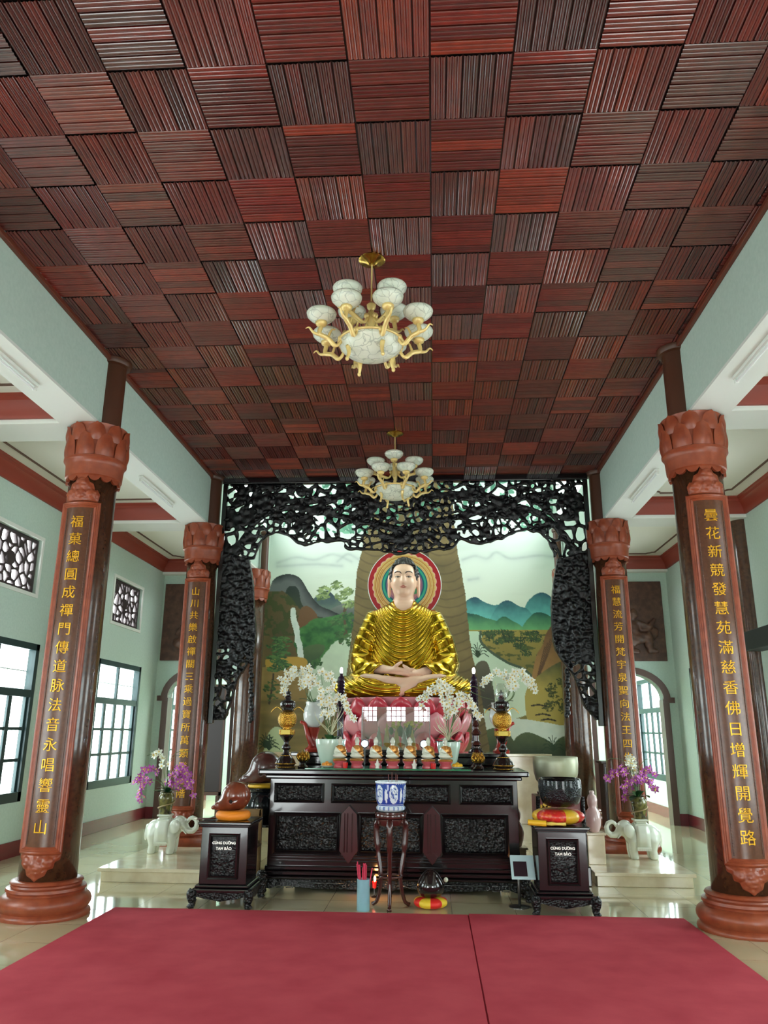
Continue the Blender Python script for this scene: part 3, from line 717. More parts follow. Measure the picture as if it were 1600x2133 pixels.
    poly([(1080, 1510), (1078, 1450), (1100, 1418), (1128, 1396), (1158, 1382), (1190, 1378), (1190, 1510)], R_(64, 70, 44), .1, R_(168, 148, 72), 1385, 1440)
    for k in range(16):
        bx, by = RNG.uniform(1120, 1170), RNG.uniform(1400, 1500); leaves(bx, by, 10, 7, 26, 2.8, R_(40, 52, 24), R_(84, 88, 40), 460+k)
    for a, b in ((1090, 1472), (1098, 1490), (1108, 1500)): outline([(a, b), (a+14, b-2), (a+28, b+1)], R_(44, 38, 24), 1.6)
    put((v > 1500+.1*(u-1075)+8*(n1-.5)) & (u > 985), lerp(R_(194, 206, 190), R_(210, 216, 200), n2))
    for P in ([(1040, 1580), (1052, 1540), (1075, 1524), (1100, 1530), (1130, 1548), (1150, 1580)], [(1120, 1580), (1134, 1542), (1158, 1530), (1190, 1536), (1190, 1580)], [(985, 1580), (990, 1530), (1015, 1516), (1045, 1530), (1060, 1580)]): poly(P, R_(80, 92, 58), .15, R_(34, 50, 32), 1525, 1570)
    # left: pool, slopes, dark mountain, cliff, waterfall
    put((u < 760) & (v > 1285), lerp(R_(196, 214, 186), R_(184, 200, 176), n2))
    poly([(640, 1320), (636, 1262), (655, 1240), (672, 1234), (690, 1250), (705, 1262), (740, 1268), (740, 1320)], R_(28, 52, 70), .1, R_(98, 118, 104), 1238, 1282)
    poly([(660, 1320), (672, 1280), (700, 1264), (740, 1258), (740, 1320)], R_(112, 116, 112), .1, R_(62, 72, 66), 1262, 1296)
    m = inpoly(u, v, bez([(535, 1300), (545, 1232), (556, 1206), (584, 1197), (610, 1206), (630, 1236), (652, 1264), (682, 1278), (706, 1294), (640, 1306), (535, 1420)], 8).tolist()); d = segd(u, v, bez([(556, 1206), (584, 1197), (610, 1206), (630, 1236), (652, 1264), (682, 1278), (706, 1294)], 8).tolist(), False)
    put(m, lerp(R_(30, 36, 38), R_(92, 96, 96), d/16+.4*(n2-.5)))
    poly([(575, 1330), (580, 1238), (595, 1223), (608, 1232), (616, 1262), (640, 1286), (690, 1300), (690, 1340)], R_(26, 40, 34), .1, R_(58, 70, 48), 1225, 1300)
    m = inpoly(u+8*w, v+12*(n1-.5), [(535, 1236), (572, 1234), (592, 1250), (612, 1276), (634, 1304), (640, 1340), (650, 1400), (535, 1400)]); put(m, lerp(R_(62, 60, 38), R_(104, 82, 46), .5+1.2*(n1-.5)+(v-1300)/260))
    put(m & (fbm(X*8, Z*8, 61, 4) > .53) & (v < 1330), R_(58, 66, 28))
    poly([(606, 1330), (612, 1278), (630, 1268), (650, 1288), (656, 1330)], R_(106, 74, 46), .4)
    ft = fbm(X*7, Z*9, 71, 4); put(inpoly(u+14*w, v+10*(n1-.5), [(604, 1348), (612, 1312), (640, 1296), (690, 1286), (726, 1290), (722, 1320), (690, 1344), (662, 1376), (648, 1400), (616, 1392)]), lerp(R_(34, 84, 44), R_(74, 128, 64), ft*1.6-.4))
    poly([(615, 1360), (640, 1348), (668, 1352), (655, 1382), (640, 1402), (612, 1404)], R_(78, 98, 62), .5, R_(48, 74, 48), 1350, 1400)
    for P, wd in (([(598, 1276), (600, 1296), (606, 1312), (610, 1336), (615, 1352), (618, 1380)], 6.0),): put(segd(u+4*w, v, bez(P, 8).tolist(), False) < wd+2*w, lerp(R_(214, 220, 210), R_(188, 200, 190), n2))
    poly([(545, 1396), (548, 1378), (600, 1374), (628, 1378), (632, 1390), (620, 1397)], R_(176, 138, 58), .05)
    put((u < 640-(v-1397)*.1+10*(n1-.5)) & (v > 1396), lerp(R_(120, 98, 52), R_(150, 122, 70), .5+2*(n3-.5))); put((v > 1465+14*(n1-.5)) & (u < 770), lerp(R_(96, 84, 46), R_(140, 118, 66), .5+2*(n3-.5)))
    poly([(548, 1568), (556, 1532), (572, 1516), (590, 1528), (596, 1568)], R_(178, 190, 146), 0)
    for k in range(9): leaves(574+6*math.sin(k*2.1), 1336+8*k, 17+3*(k % 3), 4, 30, 4, R_(28, 62, 34), R_(84, 118, 62), 100+k, .1)
    outline([(562, 1410), (560, 1440), (556, 1470)], R_(58, 46, 30), 2); leaves(560, 1445, 16, 22, 40, 4, R_(44, 70, 34), R_(84, 106, 50), 120, .3)
    outline([(712, 1262), (706, 1290), (712, 1320), (700, 1345)], R_(84, 66, 46), 3.2)
    for cx, cy in ((664, 1232), (690, 1222), (712, 1236), (660, 1246), (700, 1246), (716, 1262)): leaves(cx, cy, 13, 8, 26, 4.5, R_(74, 96, 52), R_(150, 168, 110), int(cx+cy), -.5)
    for cx, cy in ((714, 1290), (722, 1310), (704, 1330), (690, 1300), (716, 1340)): leaves(cx, cy, 16, 10, 26, 4.5, R_(38, 78, 42), R_(80, 112, 62), int(cx*2+cy), -.4)
    leaves(652, 1386, 11, 6, 24, 4, R_(36, 76, 40), R_(70, 108, 56), 141)
    for bx, by in ((552, 1558), (560, 1562), (985, 1375), (1128, 1560)):
        for a in np.linspace(-1.2, 1.2, 9): outline([(bx, by), (bx+12*math.sin(a), by-22*math.cos(a)), (bx+24*math.sin(a), by-30*math.cos(a)+8*abs(a))], R_(34, 56, 32), .9)
    # the great trunk with its ribbed bark, leafy crown above
    L_ = [(748, 1040), (745, 1130), (734, 1185), (729, 1250), (727, 1300), (720, 1360), (712, 1440), (700, 1570)]; Rr = [(940, 1040), (945, 1130), (953, 1180), (962, 1240), (966, 1300), (974, 1370), (986, 1430), (1005, 1570)]
    ml, mr = bez(L_, 8), bez(Rr, 8); ul = np.interp(v, ml[:, 1], ml[:, 0]); ur = np.interp(v, mr[:, 1], mr[:, 0]); m = (u > ul+3*w) & (u < ur+3*w)
    s = (u-ul)/(ur-ul); s3 = np.mod(s*2.999, 1); rib = np.abs(np.mod((v+14*(s3-.5)**2*4+10*(n1-.5))/19, 1)-.5)*2
    c = lerp(R_(92, 78, 46), R_(120, 102, 62), .5+1.4*(n1-.5)); c = c*(1-.38*np.clip((rib-.72)/.28, 0, 1))[..., None]; put(m, c)
    for q in (.33, .67): put(m & (np.abs(s-q+.02*(n1-.5)) < .03), R_(60, 48, 32))
    top = v < 1106
    for i, (cx, cy, rx, ry) in enumerate(((640, 1050, 110, 60), (745, 1000, 90, 70), (850, 960, 140, 80), (960, 990, 110, 70), (1080, 1040, 100, 60), (720, 1085, 60, 24), (1120, 1075, 50, 30), (830, 1060, 90, 40))):
        leaves(cx, cy, rx, ry, 50, 9, R_(48, 104, 84), R_(104, 160, 132), 200+i)
    mb = MB().grid(np.stack([X, np.full(X.shape, YR+.012), Z], -1)[:, ::-1]); me = mesh('mural_painting', mb, mat('mural_paint', (.5, .5, .5), .55, attr='paint'), 0)
    a = me.color_attributes.new('paint', 'FLOAT_COLOR', 'POINT'); a.data.foreach_set('color', np.concatenate([np.clip(C, 0, 1), np.ones(C.shape[:2]+(1,))], -1)[:, ::-1].reshape(-1).astype(np.float32))
    tag(link('mural', me), 'wall mural of teal mountains, waterfall and a giant tree trunk behind the statue', 'mural')
mural()
# ------------------------------------------------------------------ carved black screen between the second columns
def carved_screen():
    YS = 11.58
    def S(px, py): p = at(px, py, YS); return (p[0], p[2])
    low = [S(*p) for p in ((524, 1192), (536, 1150), (552, 1122), (574, 1113), (594, 1114), (616, 1128), (640, 1136), (664, 1131), (692, 1130), (712, 1131), (726, 1144), (755, 1146), (790, 1150), (835, 1155), (880, 1151), (915, 1146), (944, 1141), (958, 1126), (985, 1131), (1010, 1131), (1040, 1125), (1068, 1112), (1094, 1106), (1118, 1110), (1136, 1122), (1150, 1146), (1160, 1192))]
    low = bez(low, 5).tolist(); xl, xr, zt = -2.81, 2.81, 5.42
    top = [(xl, S(465, 1180)[1])]+low+[(xr, S(1222, 1180)[1]), (xr, zt), (xl, zt)]
    L1 = bez([S(*p) for p in ((520, 1165), (528, 1215), (531, 1270), (534, 1325), (528, 1362), (512, 1392), (498, 1412), (490, 1436), (483, 1462), (469, 1500))], 5).tolist()
    left = [(xl, S(465, 1150)[1])]+L1+[(xl, L1[-1][1])]
    R1 = bez([S(*p) for p in ((1160, 1165), (1152, 1215), (1148, 1262), (1150, 1322), (1158, 1356), (1176, 1384), (1194, 1408), (1206, 1440), (1216, 1470), (1240, 1500))], 5).tolist()
    R1 = [(min(x, xr), z) for x, z in R1]; right = [(xr, S(1222, 1150)[1])]+R1+[(xr, R1[-1][1])]
    bz = lambda pts, n=8: bez(pts, n).tolist()
    branches = [([S(466, 1175), S(500, 1135), S(530, 1090), S(575, 1062), (-1.6, 5.02), (-.9, 4.86), (-.3, 4.72), (0, 4.62)], .05, .02), ([S(1222, 1175), S(1190, 1135), S(1150, 1090), S(1105, 1062), (1.55, 5.0), (.9, 4.86), (.3, 4.72), (0, 4.62)], .05, .02),
        ([(-2.8, 5.0), (-2.3, 5.2), (-1.6, 5.12), (-.8, 5.22), (0, 5.1)], .045, .02), ([(2.8, 5.0), (2.3, 5.2), (1.6, 5.12), (.8, 5.22), (0, 5.1)], .045, .02), ([(-2.4, 4.75), (-2.2, 5.05), (-2.35, 5.4)], .03, .02), ([(2.4, 4.75), (2.2, 5.05), (2.3, 5.4)], .03, .02),
        ([(-1.5, 5.0), (-1.1, 5.15), (-1.0, 5.4)], .03, .02), ([(1.5, 5.0), (1.15, 5.15), (1.0, 5.4)], .03, .02)]
    dense = [((-1.25, 4.98), .22, .08), ((1.2, 4.95), .22, .08), ((-1.75, 4.86), .2, .07), ((1.75, 4.9), .2, .07), ((0, 4.52), .2, .16), ((-.55, 5.35), .35, .1), ((-2.2, 5.36), .3, .08)]
    def solid(x, z):
        d, f1, c = fret(x, z, .205, .023, 3)
        d2, g1, c2 = fret(x, z, .12, .017, 8); k = fbm(x*1.3+5, z*1.3, 77, 3); d = np.where((k > .56) | (np.abs(x) < .8), np.maximum(d2, d-.02), d)
        d = np.where((c < .22) & (k > .42), np.maximum(d, .08-f1), d)        # some cells are carved leaves
        d = np.maximum(d, .16*(fbm(x*3.1, z*3.1, 91, 3)-.66)+.03*(vnoise(x*16, z*16, 92)-.5))
        for P, a, b in branches:
            B = bz(P); q = segd(x, z, B, False); d = np.maximum(d, a*(.75+.5*vnoise(x*6, z*6, 4))-q)
        for (cx, cz), rx, rz in dense: d = np.maximum(d, .06*(1-np.sqrt(((x-cx)/rx)**2+((z-cz)/rz)**2))+.03*(vnoise(x*14, z*14, 6)-.62))
        return d
    def g_top(x, z):
        e = np.where(inpoly(x, z, top), 1, -1)*segd(x, z, top); el = segd(x, z, low, False)
        d = np.maximum(solid(x, z), .035+.02*(vnoise(x*9, z*9, 2)-.5)-el); return np.minimum(d, e+.05*(vnoise(x*11, z*11, 23)-.45)*(el < .12))
    def t_top(x, z):
        f1, f2, c = voronoi(x/.1, z/.1, 31); return .026+.03*np.clip(1-f1*1.5, 0, 1)*(.4+.6*c)
    t_top.tm = .058
    def mk_side(P, edge):
        def g(x, z):
            e = np.where(inpoly(x, z, P), 1, -1)*segd(x, z, P); el = segd(x, z, edge, False)
            d, f1, c = fret(x, z, .13, .02, 12); hz = np.clip((z-2.75)/.5, 0, 1)
            d = np.maximum(d, .03*hz+.05*(fbm(x*4, z*4, 19, 3)-.5+.22*hz)); return np.minimum(np.maximum(d, .03-el), e)
        return g
    def t_side(x, z):
        f1, f2, c = voronoi(x/.085, z/.085, 41); h1, h2_, c2 = voronoi(x/.045+9, z/.045, 43); return .03+.07*np.clip(1-f1*1.35, 0, 1)*(.35+.65*c)+.018*np.clip(1-h1*1.4, 0, 1)
    t_side.tm = .115
    t = thing('carved_screen', 'black openwork timber screen carved as branches and leaves, framing the statue', 'screen', (0, YS, 0))
    part('tracery', slab(g_top, (xl, S(800, 1160)[1]), (xr, zt), .0135, 0, t_top, .02), 'screen_black', t, 5)
    lo = min(p[1] for p in left); part('side_carving', slab(mk_side(left, L1), (xl, lo), (max(p[0] for p in left), left[0][1]), .0135, 0, t_side, .024), 'screen_black', t, 5)
    lo = min(p[1] for p in right); part('side_carving', slab(mk_side(right, R1), (min(p[0] for p in right), lo), (xr, right[0][1]), .0135, 0, t_side, .024), 'screen_black', t, 5)
    # leaves and birds carved in the round over the tracery
    lf = MB()
    rr = np.random.default_rng(3); TS = np.array(top); n = 0
    xs = rr.uniform(xl, xr, 900); zs = rr.uniform(4.35, zt, 900); ok = g_top(xs[:, None], zs[:, None])[:, 0] > .012
    for x, z in list(zip(xs[ok], zs[ok]))[:170]:
        a = rr.uniform(0, 2*PI); L = rr.uniform(.04, .085); ca, sa = math.cos(a), math.sin(a); G = []
        for i in np.linspace(0, 1, 6):
            w_ = L*.42*math.sin(PI*min(1, i*.93+.07))**.8
            G.append([(x+ca*L*(i-.5)*2*.6-sa*w_*u, -.055-.018*(1-u*u)+.012*i, z+sa*L*(i-.5)*2*.6+ca*w_*u) for u in (-1, 0, 1)])
        lf.grid(np.array(G)); 
    o = part('carved_leaves', lf, 'screen_black', t, 5); o['kind'] = 'stuff'; sd = o.modifiers.new('solid', 'SOLIDIFY'); sd.thickness = .008
    fr = MB().box((xl-.07, -.06, 5.42), (xr+.07, .04, 5.52)); part('top_rail', fr, 'black_lacquer', t, 0, .01)
    for s in (-1, 1):
        a, b = sorted((s*2.80, s*2.875)); part('post', MB().box((a, -.05, 1.72), (b, .03, 5.42)), 'black_lacquer', t, 0, .01)
    # thin hanging strands on the inner edge
    for px in (524, 1182):
        P = [S(px, y) for y in ((1362, 1400, 1440, 1480, 1500) if px < 800 else (1385, 1420, 1460, 1490))]
        m = MB(); m.tube([(p[0], .0, p[1]) for p in bez(P, 6)], .022, 6)
        for i, p in enumerate(bez(P, 5)): m.ell((p[0]+.014*math.sin(i*2.4), -.012, p[1]), (.035, .03, .045), 7, 5)
        part('hanging_strand', m, 'screen_black', t, 5)
carved_screen()
# ------------------------------------------------------------------ seated statue
mat('gold_robe', rgb(198, 160, 32), .2, metal=.92, coat=.3, noise=(3, rgb(176, 136, 22), .35, .7))
mat('statue_skin', rgb(236, 192, 164), .38, coat=.15, sss=.05)
mat('statue_hair', rgb(34, 28, 28), .35)
mat('lip', rgb(196, 120, 104), .35); mat('brow', rgb(58, 44, 40), .5); mat('eye_white', rgb(214, 200, 186), .3)
mat('halo_paint', (.5, .5, .5), .4, attr='paint'); mat('white_paint', rgb(226, 228, 222), .35)
mat('lotus_red', rgb(196, 46, 66), .3, coat=.3); mat('lotus_pink', rgb(224, 140, 150), .3, coat=.3)
BX, BY, BZ = -.06, 13.6, 2.16
def statue():
    def sk(P):   # head, neck, chest, forearms and hands, feet, in one flow
        z0 = BZ; o = []
        head = sm(dE(P, (0, -.02, 2.10), (.232, .25, .30)), dE(P, (0, -.05, 1.93), (.19, .2, .19)), .08)
        head = sm(head, dC(P, (0, -.232, 2.14), (0, -.275, 2.01), .018, .036), .05)          # nose
        head = sm(head, dE(P, (0, -.235, 1.92), (.07, .035, .022)), .03); head = sm(head, dE(P, (0, -.2, 1.83), (.075, .055, .05)), .06)
        for s in (-1, 1):
            head = sm(head, dE(P, (s*.1, -.205, 1.98), (.08, .05, .075)), .06); head = sm(head, dC(P, (s*.045, -.232, 2.14), (s*.17, -.19, 2.155), .016), .03)
            head = smax(head, -dE(P, (s*.095, -.268, 2.105), (.06, .045, .026)), .03); head = sm(head, dE(P, (s*.095, -.21, 2.10), (.055, .034, .026)), .012)
            ear = sm(dE(P, (s*.258, .02, 2.06), (.034, .07, .13)), dE(P, (s*.262, 0, 1.86), (.03, .045, .10)), .05); head = sm(head, ear, .03)
        r = sm(head, dC(P, (0, .02, 1.85), (0, .03, 1.55), .16, .2), .06)
        for k in (1.63, 1.69): r = r+.006*np.exp(-((P[2]-k)/.012)**2)*(np.abs(P[0]) < .3)
        r = sm(r, dE(P, (0, .05, 1.42), (.5, .26, .28)), .12); r = sm(r, dE(P, (0, .06, .9), (.46, .28, .6)), .15)
        # hands in the lap: forearms from the sleeves, right over left, five fingers and a thumb each
        for s in (-1, 1):
            zz = .40+.055*(s < 0); yy = -.52-.02*(s < 0)
            arm = dP(P, [(s*.62, -.24, .52), (s*.33, -.47, zz+.02), (s*.2, yy, zz)], [.1, .075, .06])
            palm = dE(P, (s*.1, yy-.01, zz-.002), (.16, .115, .05)); h = sm(arm, palm, .05)
            for q in range(4): h = sm(h, dP(P, [(s*.0, yy-.075+.05*q, zz-.005), (-s*.09, yy-.085+.05*q, zz+.0), (-s*(.17+.02*math.sin(q*1.1+.4)), yy-.08+.05*q, zz+.014)], [.027, .025, .018]), .012)
            h = sm(h, dP(P, [(s*.14, yy-.06, zz+.03), (s*.08, yy-.1, zz+.085), (s*.015, yy-.1, zz+.125)], [.034, .028, .022]), .02)
            r = np.minimum(r, h) if s < 0 else sm(r, h, .02)
        # crossed shins and feet, soles turned up
        for s in (-1, 1):
            zz = .26; q = dP(P, [(s*.2, -.55, .2), (-s*.25, -.60, .27), (-s*.52, -.5, .3)], [.115, .09, .075])
            f = sm(q, dP(P, [(-s*.42, -.52, .30), (-s*.62, -.46, .33), (-s*.78, -.38, .335)], [.08, .075, .045]), .05)
            for t in range(5): f = sm(f, dC(P, (-s*(.72), -.43+.028*t, .35-.012*t), (-s*(.83-.012*t), -.41+.03*t, .355-.012*t), .022, .017), .01)
            r = np.minimum(r, f)
        r = sm(r, dP(P, [(.2, -.6, .22), (.02, -.66, .13), (-.08, -.66, .06)], [.1, .085, .06]), .05)
        return r
    body = sdf(lambda X, Y, Z: sk((X, Y, Z)), (-.95, -.78, .0), (.95, .4, 2.44), .0165)
    root = part('statue', body, 'statue_skin', None, 5, loc=(BX, BY, BZ))
    tag(root, 'great seated statue in a gold robe under the screen, hands folded in its lap', 'statue')
    root['label'] = 'great seated statue in a gold robe, hands folded, on a lotus throne'
    def robe(X, Y, Z):
        P = (X, Y, Z); ax = np.abs(X)
        tor = smu([dE(P, (0, .05, 1.3), (.60, .33, .40)), dE(P, (0, .03, .85), (.57, .36, .62)), dE(P, (0, .02, .5), (.64, .42, .42))], .15)
        tor = sm(tor, dC(P, (0, .04, 1.62), (0, .03, 1.5), .20, .32), .12)
        phi = Z-(1.3+.75*Z)*X**2-.06*X; w = np.clip((-Y+.12)/.2, 0, 1)
        ph = phi/(.098+.03*np.clip(1.4-Z, 0, 1)); sh = .5+.5*np.cos(2*PI*ph); tor = tor-.024*w*(sh**2.4-.25)*np.clip((1.75-Z)/.25, 0.3, 1)
        # collar falls open at the neck
        tor = smax(tor, -dE(P, (0, -.12, 1.70), (.155, .22, .30)), .03)
        arms = None
        for s in (-1, 1):
            a = dP((X*s, Y, Z), [(.52, .06, 1.36), (.69, .0, .95), (.76, -.02, .62)], [.19, .2, .2]); a = sm(a, dE((X*s, Y, Z), (.71, -.1, .52), (.22, .26, .22)), .1)
            u = Z*.95-(X*s)*.45; m = np.clip((.0-Y+.12)/.15, 0, 1); r1 = np.abs(np.mod(u/.165+.1, 1)-.5)*2; a = a-.015*np.clip((r1-.6)/.4, 0, 1)**1.5*np.clip((Z-.5)/.1, 0, 1)
            sl = sm(dC((X*s, Y, Z), (.70, -.18, .5), (.40, -.42, .46), .19, .13), dE((X*s, Y, Z), (.62, -.3, .38), (.24, .2, .12)), .08)
            sl = sl-.007*np.sin((X*s*1.2+Z*1.1)*30); sl = smax(sl, -dC((X*s, Y, Z), (.40, -.45, .44), (.2, -.56, .43), .10, .11), .02); a = sm(a, sl, .06)
            arms = a if arms is None else np.minimum(arms, a)
        r = sm(tor, arms, .05)
        legs = None
        for s in (-1, 1):
            Q = (X*s, Y, Z); l = dP(Q, [(.35, .05, .24), (.86, -.22, .2), (1.0, -.3, .17)], [.25, .22, .15]); l = sm(l, dP(Q, [(1.0, -.32, .16), (.6, -.58, .16), (.1, -.66, .11)], [.16, .155, .1]), .1)
            l = sm(l, dE(Q, (.55, -.3, .2), (.5, .42, .16)), .1)
            c = np.hypot((X*s-.25)*.8, (Z-.62)*1.25); f = .5+.5*np.cos(2*PI*(c/.085+.1*np.sin(X*s*3))); l = l-.018*(f**1.5-.3)*np.clip((-Y-.02)/.15, 0, 1)
            legs = l if legs is None else np.minimum(legs, l)
        r = sm(r, legs, .06); r = sm(r, dE(P, (0, -.1, .1), (.85, .5, .11)), .06)
        r = smax(r, -dP((X, Y, Z), [(.0, -.9, .62), (.0, -.5, .46)], [.24, .2]), .05)
        # let the bare shins and feet come through
        for s in (-1, 1): r = smax(r, -dP(P, [(s*.05, -.66, .3), (-s*.30, -.66, .34), (-s*.8, -.48, .42)], [.07, .075, .06]), .03)
        r = smax(r, -dP(P, [(.2, -.74, .22), (.02, -.8, .13), (-.06, -.8, .07)], [.06, .07, .05]), .03)
        return smax(r, -(Z-.0), .01)
    part('robe', sdf(robe, (-1.2, -.85, 0), (1.2, .45, 1.8), .0125), 'gold_robe', root, 5, label='gleaming gold robe in deep curved folds')
    def hair(X, Y, Z):
        P = (X, Y, Z); d = sm(dE(P, (0, .04, 2.165), (.272, .28, .295)), dE(P, (0, .06, 2.42), (.15, .15, .085)), .07)
        a = np.arctan2(X, -(Y-.04)); f1, f2, _ = voronoi(a/.2+40, Z/.062, 5); d = d-.024*(np.clip(1-f1*1.5, 0, 1)-.3)
        line = 2.345-.9*np.maximum(np.abs(X)-.2, 0)*2.2; m = np.where(Y < .02, line-Z, 1.95-Z); sb = np.maximum(.205-np.abs(X), 2.02-Z)
        face = np.maximum(np.maximum(Y-.0, m), -.5); front = np.maximum(Z-line, 0)*0+np.where(Y < -.02, line-Z, -1)
        side = np.where((Y < -.02) & (np.abs(X) > .205) & (Z > 2.03), -1, front)
        return smax(smax(d, side, .015), 1.98-Z, .02)
    part('hair', sdf(hair, (-.3, -.3, 1.95), (.3, .34, 2.6), .0115), 'statue_hair', root, 5)
    # painted eyes, brows and lips
    def onface(x, z): return -.02-.25*math.sqrt(max(.05, 1-(x/.232)**2-((z-2.1)/.30)**2))
    for s in (-1, 1):
        m = MB(); m.tube([(s*x, onface(x, z)-.012, z) for x, z in ((.035, 2.155), (.06, 2.185), (.10, 2.198), (.145, 2.187), (.178, 2.155))], [.006, .009, .009, .008, .004], 6); part('eyebrow', m, 'brow', root, 5)
        m = MB().ell((s*.097, -.236, 2.096), (.044, .014, .0145), 12, 8); e = part('eye', m, 'eye_white', root, 5)
        m = MB().ell((s*.097, -.2425, 2.095), (.015, .011, .0125), 10, 6).tube([(s*x, -.247+.35*(x-.09)**2*6, z) for x, z in ((.05, 2.096), (.075, 2.107), (.1, 2.111), (.125, 2.107), (.15, 2.097))], .004, 5); part('iris', m, 'brow', e, 5)
    m = MB().tube([(x, -.272+.9*x*x*3, 1.928+.012*math.cos(x*60)-.004) for x in np.linspace(-.062, .062, 11)], [.003, .007, .010, .011, .012, .011, .012, .011, .010, .007, .003], 8).tube([(x, -.27+1.2*x*x*3, 1.908) for x in np.linspace(-.046, .046, 7)], [.003, .010, .0125, .013, .0125, .010, .003], 8); part('lips', m, 'lip', root, 5)
    # painted halo disc behind the head
    R0 = .665; nr, na = 90, 240; rs = np.linspace(0, R0, nr); aa = np.linspace(0, 2*PI, na); RR, AA = np.meshgrid(rs, aa, indexing='ij')
    t = RR/R0; C = np.zeros(RR.shape+(3,)); q = lambda *c: np.array(rgb(*c)); sc = np.abs(np.sin(AA*14)); dots = (np.abs(np.mod(AA*60/PI, 1)-.5) < .3)
    bands = [(0, q(196, 70, 60)), (.30, q(96, 160, 120)), (.37, q(214, 150, 160)), (.46, q(176, 120, 150)), (.50, q(24, 110, 130)), (.55, q(60, 186, 150)), (.60, q(24, 110, 130)), (.64, q(230, 200, 130)), (.69, q(214, 150, 70)), (.73, q(236, 206, 130)), (.78, q(214, 150, 70)), (.82, q(232, 200, 120))]
    for a, c in bands: C[t >= a] = c
    C[(t < .46) & (np.sin(AA*8)*.06+.36 > t) & (t > .2)] = q(90, 180, 130); C[(t > .66) & (t < .84) & dots & (np.abs(np.mod(t*22, 1)-.5) < .22)] = q(190, 120, 60)
    C[t > .84+.035*sc] = q(236, 190, 170); C[t > .86+.035*sc] = q(176, 26, 36)
    G = np.stack([RR*np.cos(AA), np.full(RR.shape, 0.), RR*np.sin(AA)], -1); mb = MB().grid(G[:, ::-1]); me = mesh('halo', mb, 'halo_paint', 5)
    at_ = me.color_attributes.new('paint', 'FLOAT_COLOR', 'POINT'); at_.data.foreach_set('color', np.concatenate([C, np.ones(C.shape[:2]+(1,))], -1)[:, ::-1].reshape(-1).astype(np.float32))
    h = link('halo', me, root, (0, .33, 2.06), label='round painted halo in red, gold and green bands')
    rim = MB(); rim.lathe([(.001, 0), (R0+.012, 0), (R0+.016, .012), (R0+.012, .035), (.001, .04)], 64, caps=False); rim.xf(lambda v: np.stack([v[:, 0], v[:, 2]+.003, v[:, 1]], 1)); rim.f = [x[::-1] for x in rim.f]; part('halo_rim', rim, 'white_paint', h, .7)
    # lotus throne
    th = thing('lotus_throne', 'red and pink lotus petal throne carrying the statue', 'pedestal', (BX, BY-.08, 0))
    part('core', MB().lathe([(1.0, .02), (1.02, .1), (.95, .16), (.9, .9), (.86, 1.2), (.92, 1.5), (.98, 2.0), (1.0, BZ-.002)], 48), 'lotus_pink', th, .7)
    def pet(w_, h, out):
        G = []
        for i in range(10):
            tt = i/9; G.append([(w_*math.sin(PI*(.18+.82*tt)/1.0)**.55*u if tt < 1 else .0005*u, -(out*math.sin(tt*1.9)+.05*(1-u*u)*(.4+.6*tt)), h*tt) for u in np.linspace(-1, 1, 9)])
        return G
    for z, h, w_, r, n, m, out in ((1.79, .36, .19, .96, 18, 'lotus_red', .13), (1.52, .40, .20, .93, 18, 'lotus_pink', .16), (1.22, .4, .2, .9, 18, 'lotus_red', .16)):
        me = mesh('petal', MB().grid(np.array(pet(w_, h, out))), m, 5)
        for k in range(n):
            o = link('petal', me, th); a = 2*PI*(k+.5*(n == 18 and m == 'lotus_pink'))/n; o.location = (r*math.sin(a), -r*math.cos(a), z); o.rotation_euler = (0, 0, a); sd = o.modifiers.new('solid', 'SOLIDIFY'); sd.thickness = .012
statue()
# cream tiled dado ledge in front of the mural
solo('ledge', MB().box((-2.62, 15.35, 0), (2.62, YR+.0, 1.19)).box((-2.66, 15.3, 1.19), (2.66, YR+.0, 1.235)), 'marble_cream', 'cream tiled ledge running under the mural', 'ledge', smooth=0, bevel=.006)
# ------------------------------------------------------------------ black altar table
mat('glass_green', rgb(46, 128, 88), .1, coat=.5); mat('altar_scroll', rgb(60, 62, 62), .15, coat=.6); mat('steel_line', rgb(120, 120, 118), .3, metal=.6)
def framed(m, x0, x1, z0, z1, y, w_=.03, d=.02, steps=((0, 1.), (.4, .55), (.8, .9))):
    "mitred picture-frame moulding on a front facing -y"
    G = []
    for o, u in [(0, 0)]+[(w_*a, d*b) for a, b in steps]+[(w_, 0)]:
        G.append([(x0+o, y-u, z0+o), (x1-o, y-u, z0+o), (x1-o, y-u, z1-o), (x0+o, y-u, z1-o), (x0+o, y-u, z0+o)])
    G = np.array(G)
    for e in range(4): m.grid(G[:, e:e+2])
    m.f = m.f
def relief(x0, x1, z0, z1, y, seed, amp=.014, sc=.05, motif=None):
    "carved field: leafy relief"
    h = .0065; xs = np.linspace(x0, x1, int((x1-x0)/h)); zs = np.linspace(z0, z1, int((z1-z0)/h)); X, Z = np.meshgrid(xs, zs, indexing='ij')
    f1, f2, c = voronoi(X/sc+.4*vnoise(X*20, Z*20, seed), Z/sc, seed); e = np.minimum(np.minimum(X-x0, x1-X), np.minimum(Z-z0, z1-Z))
    H = (np.clip(1-f1*1.5, 0, 1)*(.3+.7*c)+.3*vnoise(X*40, Z*40, seed))*np.clip(e/.025, 0, 1)
    if motif is not None: H = motif(X, Z, H)
    return MB().grid(np.stack([X, y-amp*H, Z], -1))
def fretline(pts, y, r=.006): return [(p[0], y, p[1]) for p in pts]
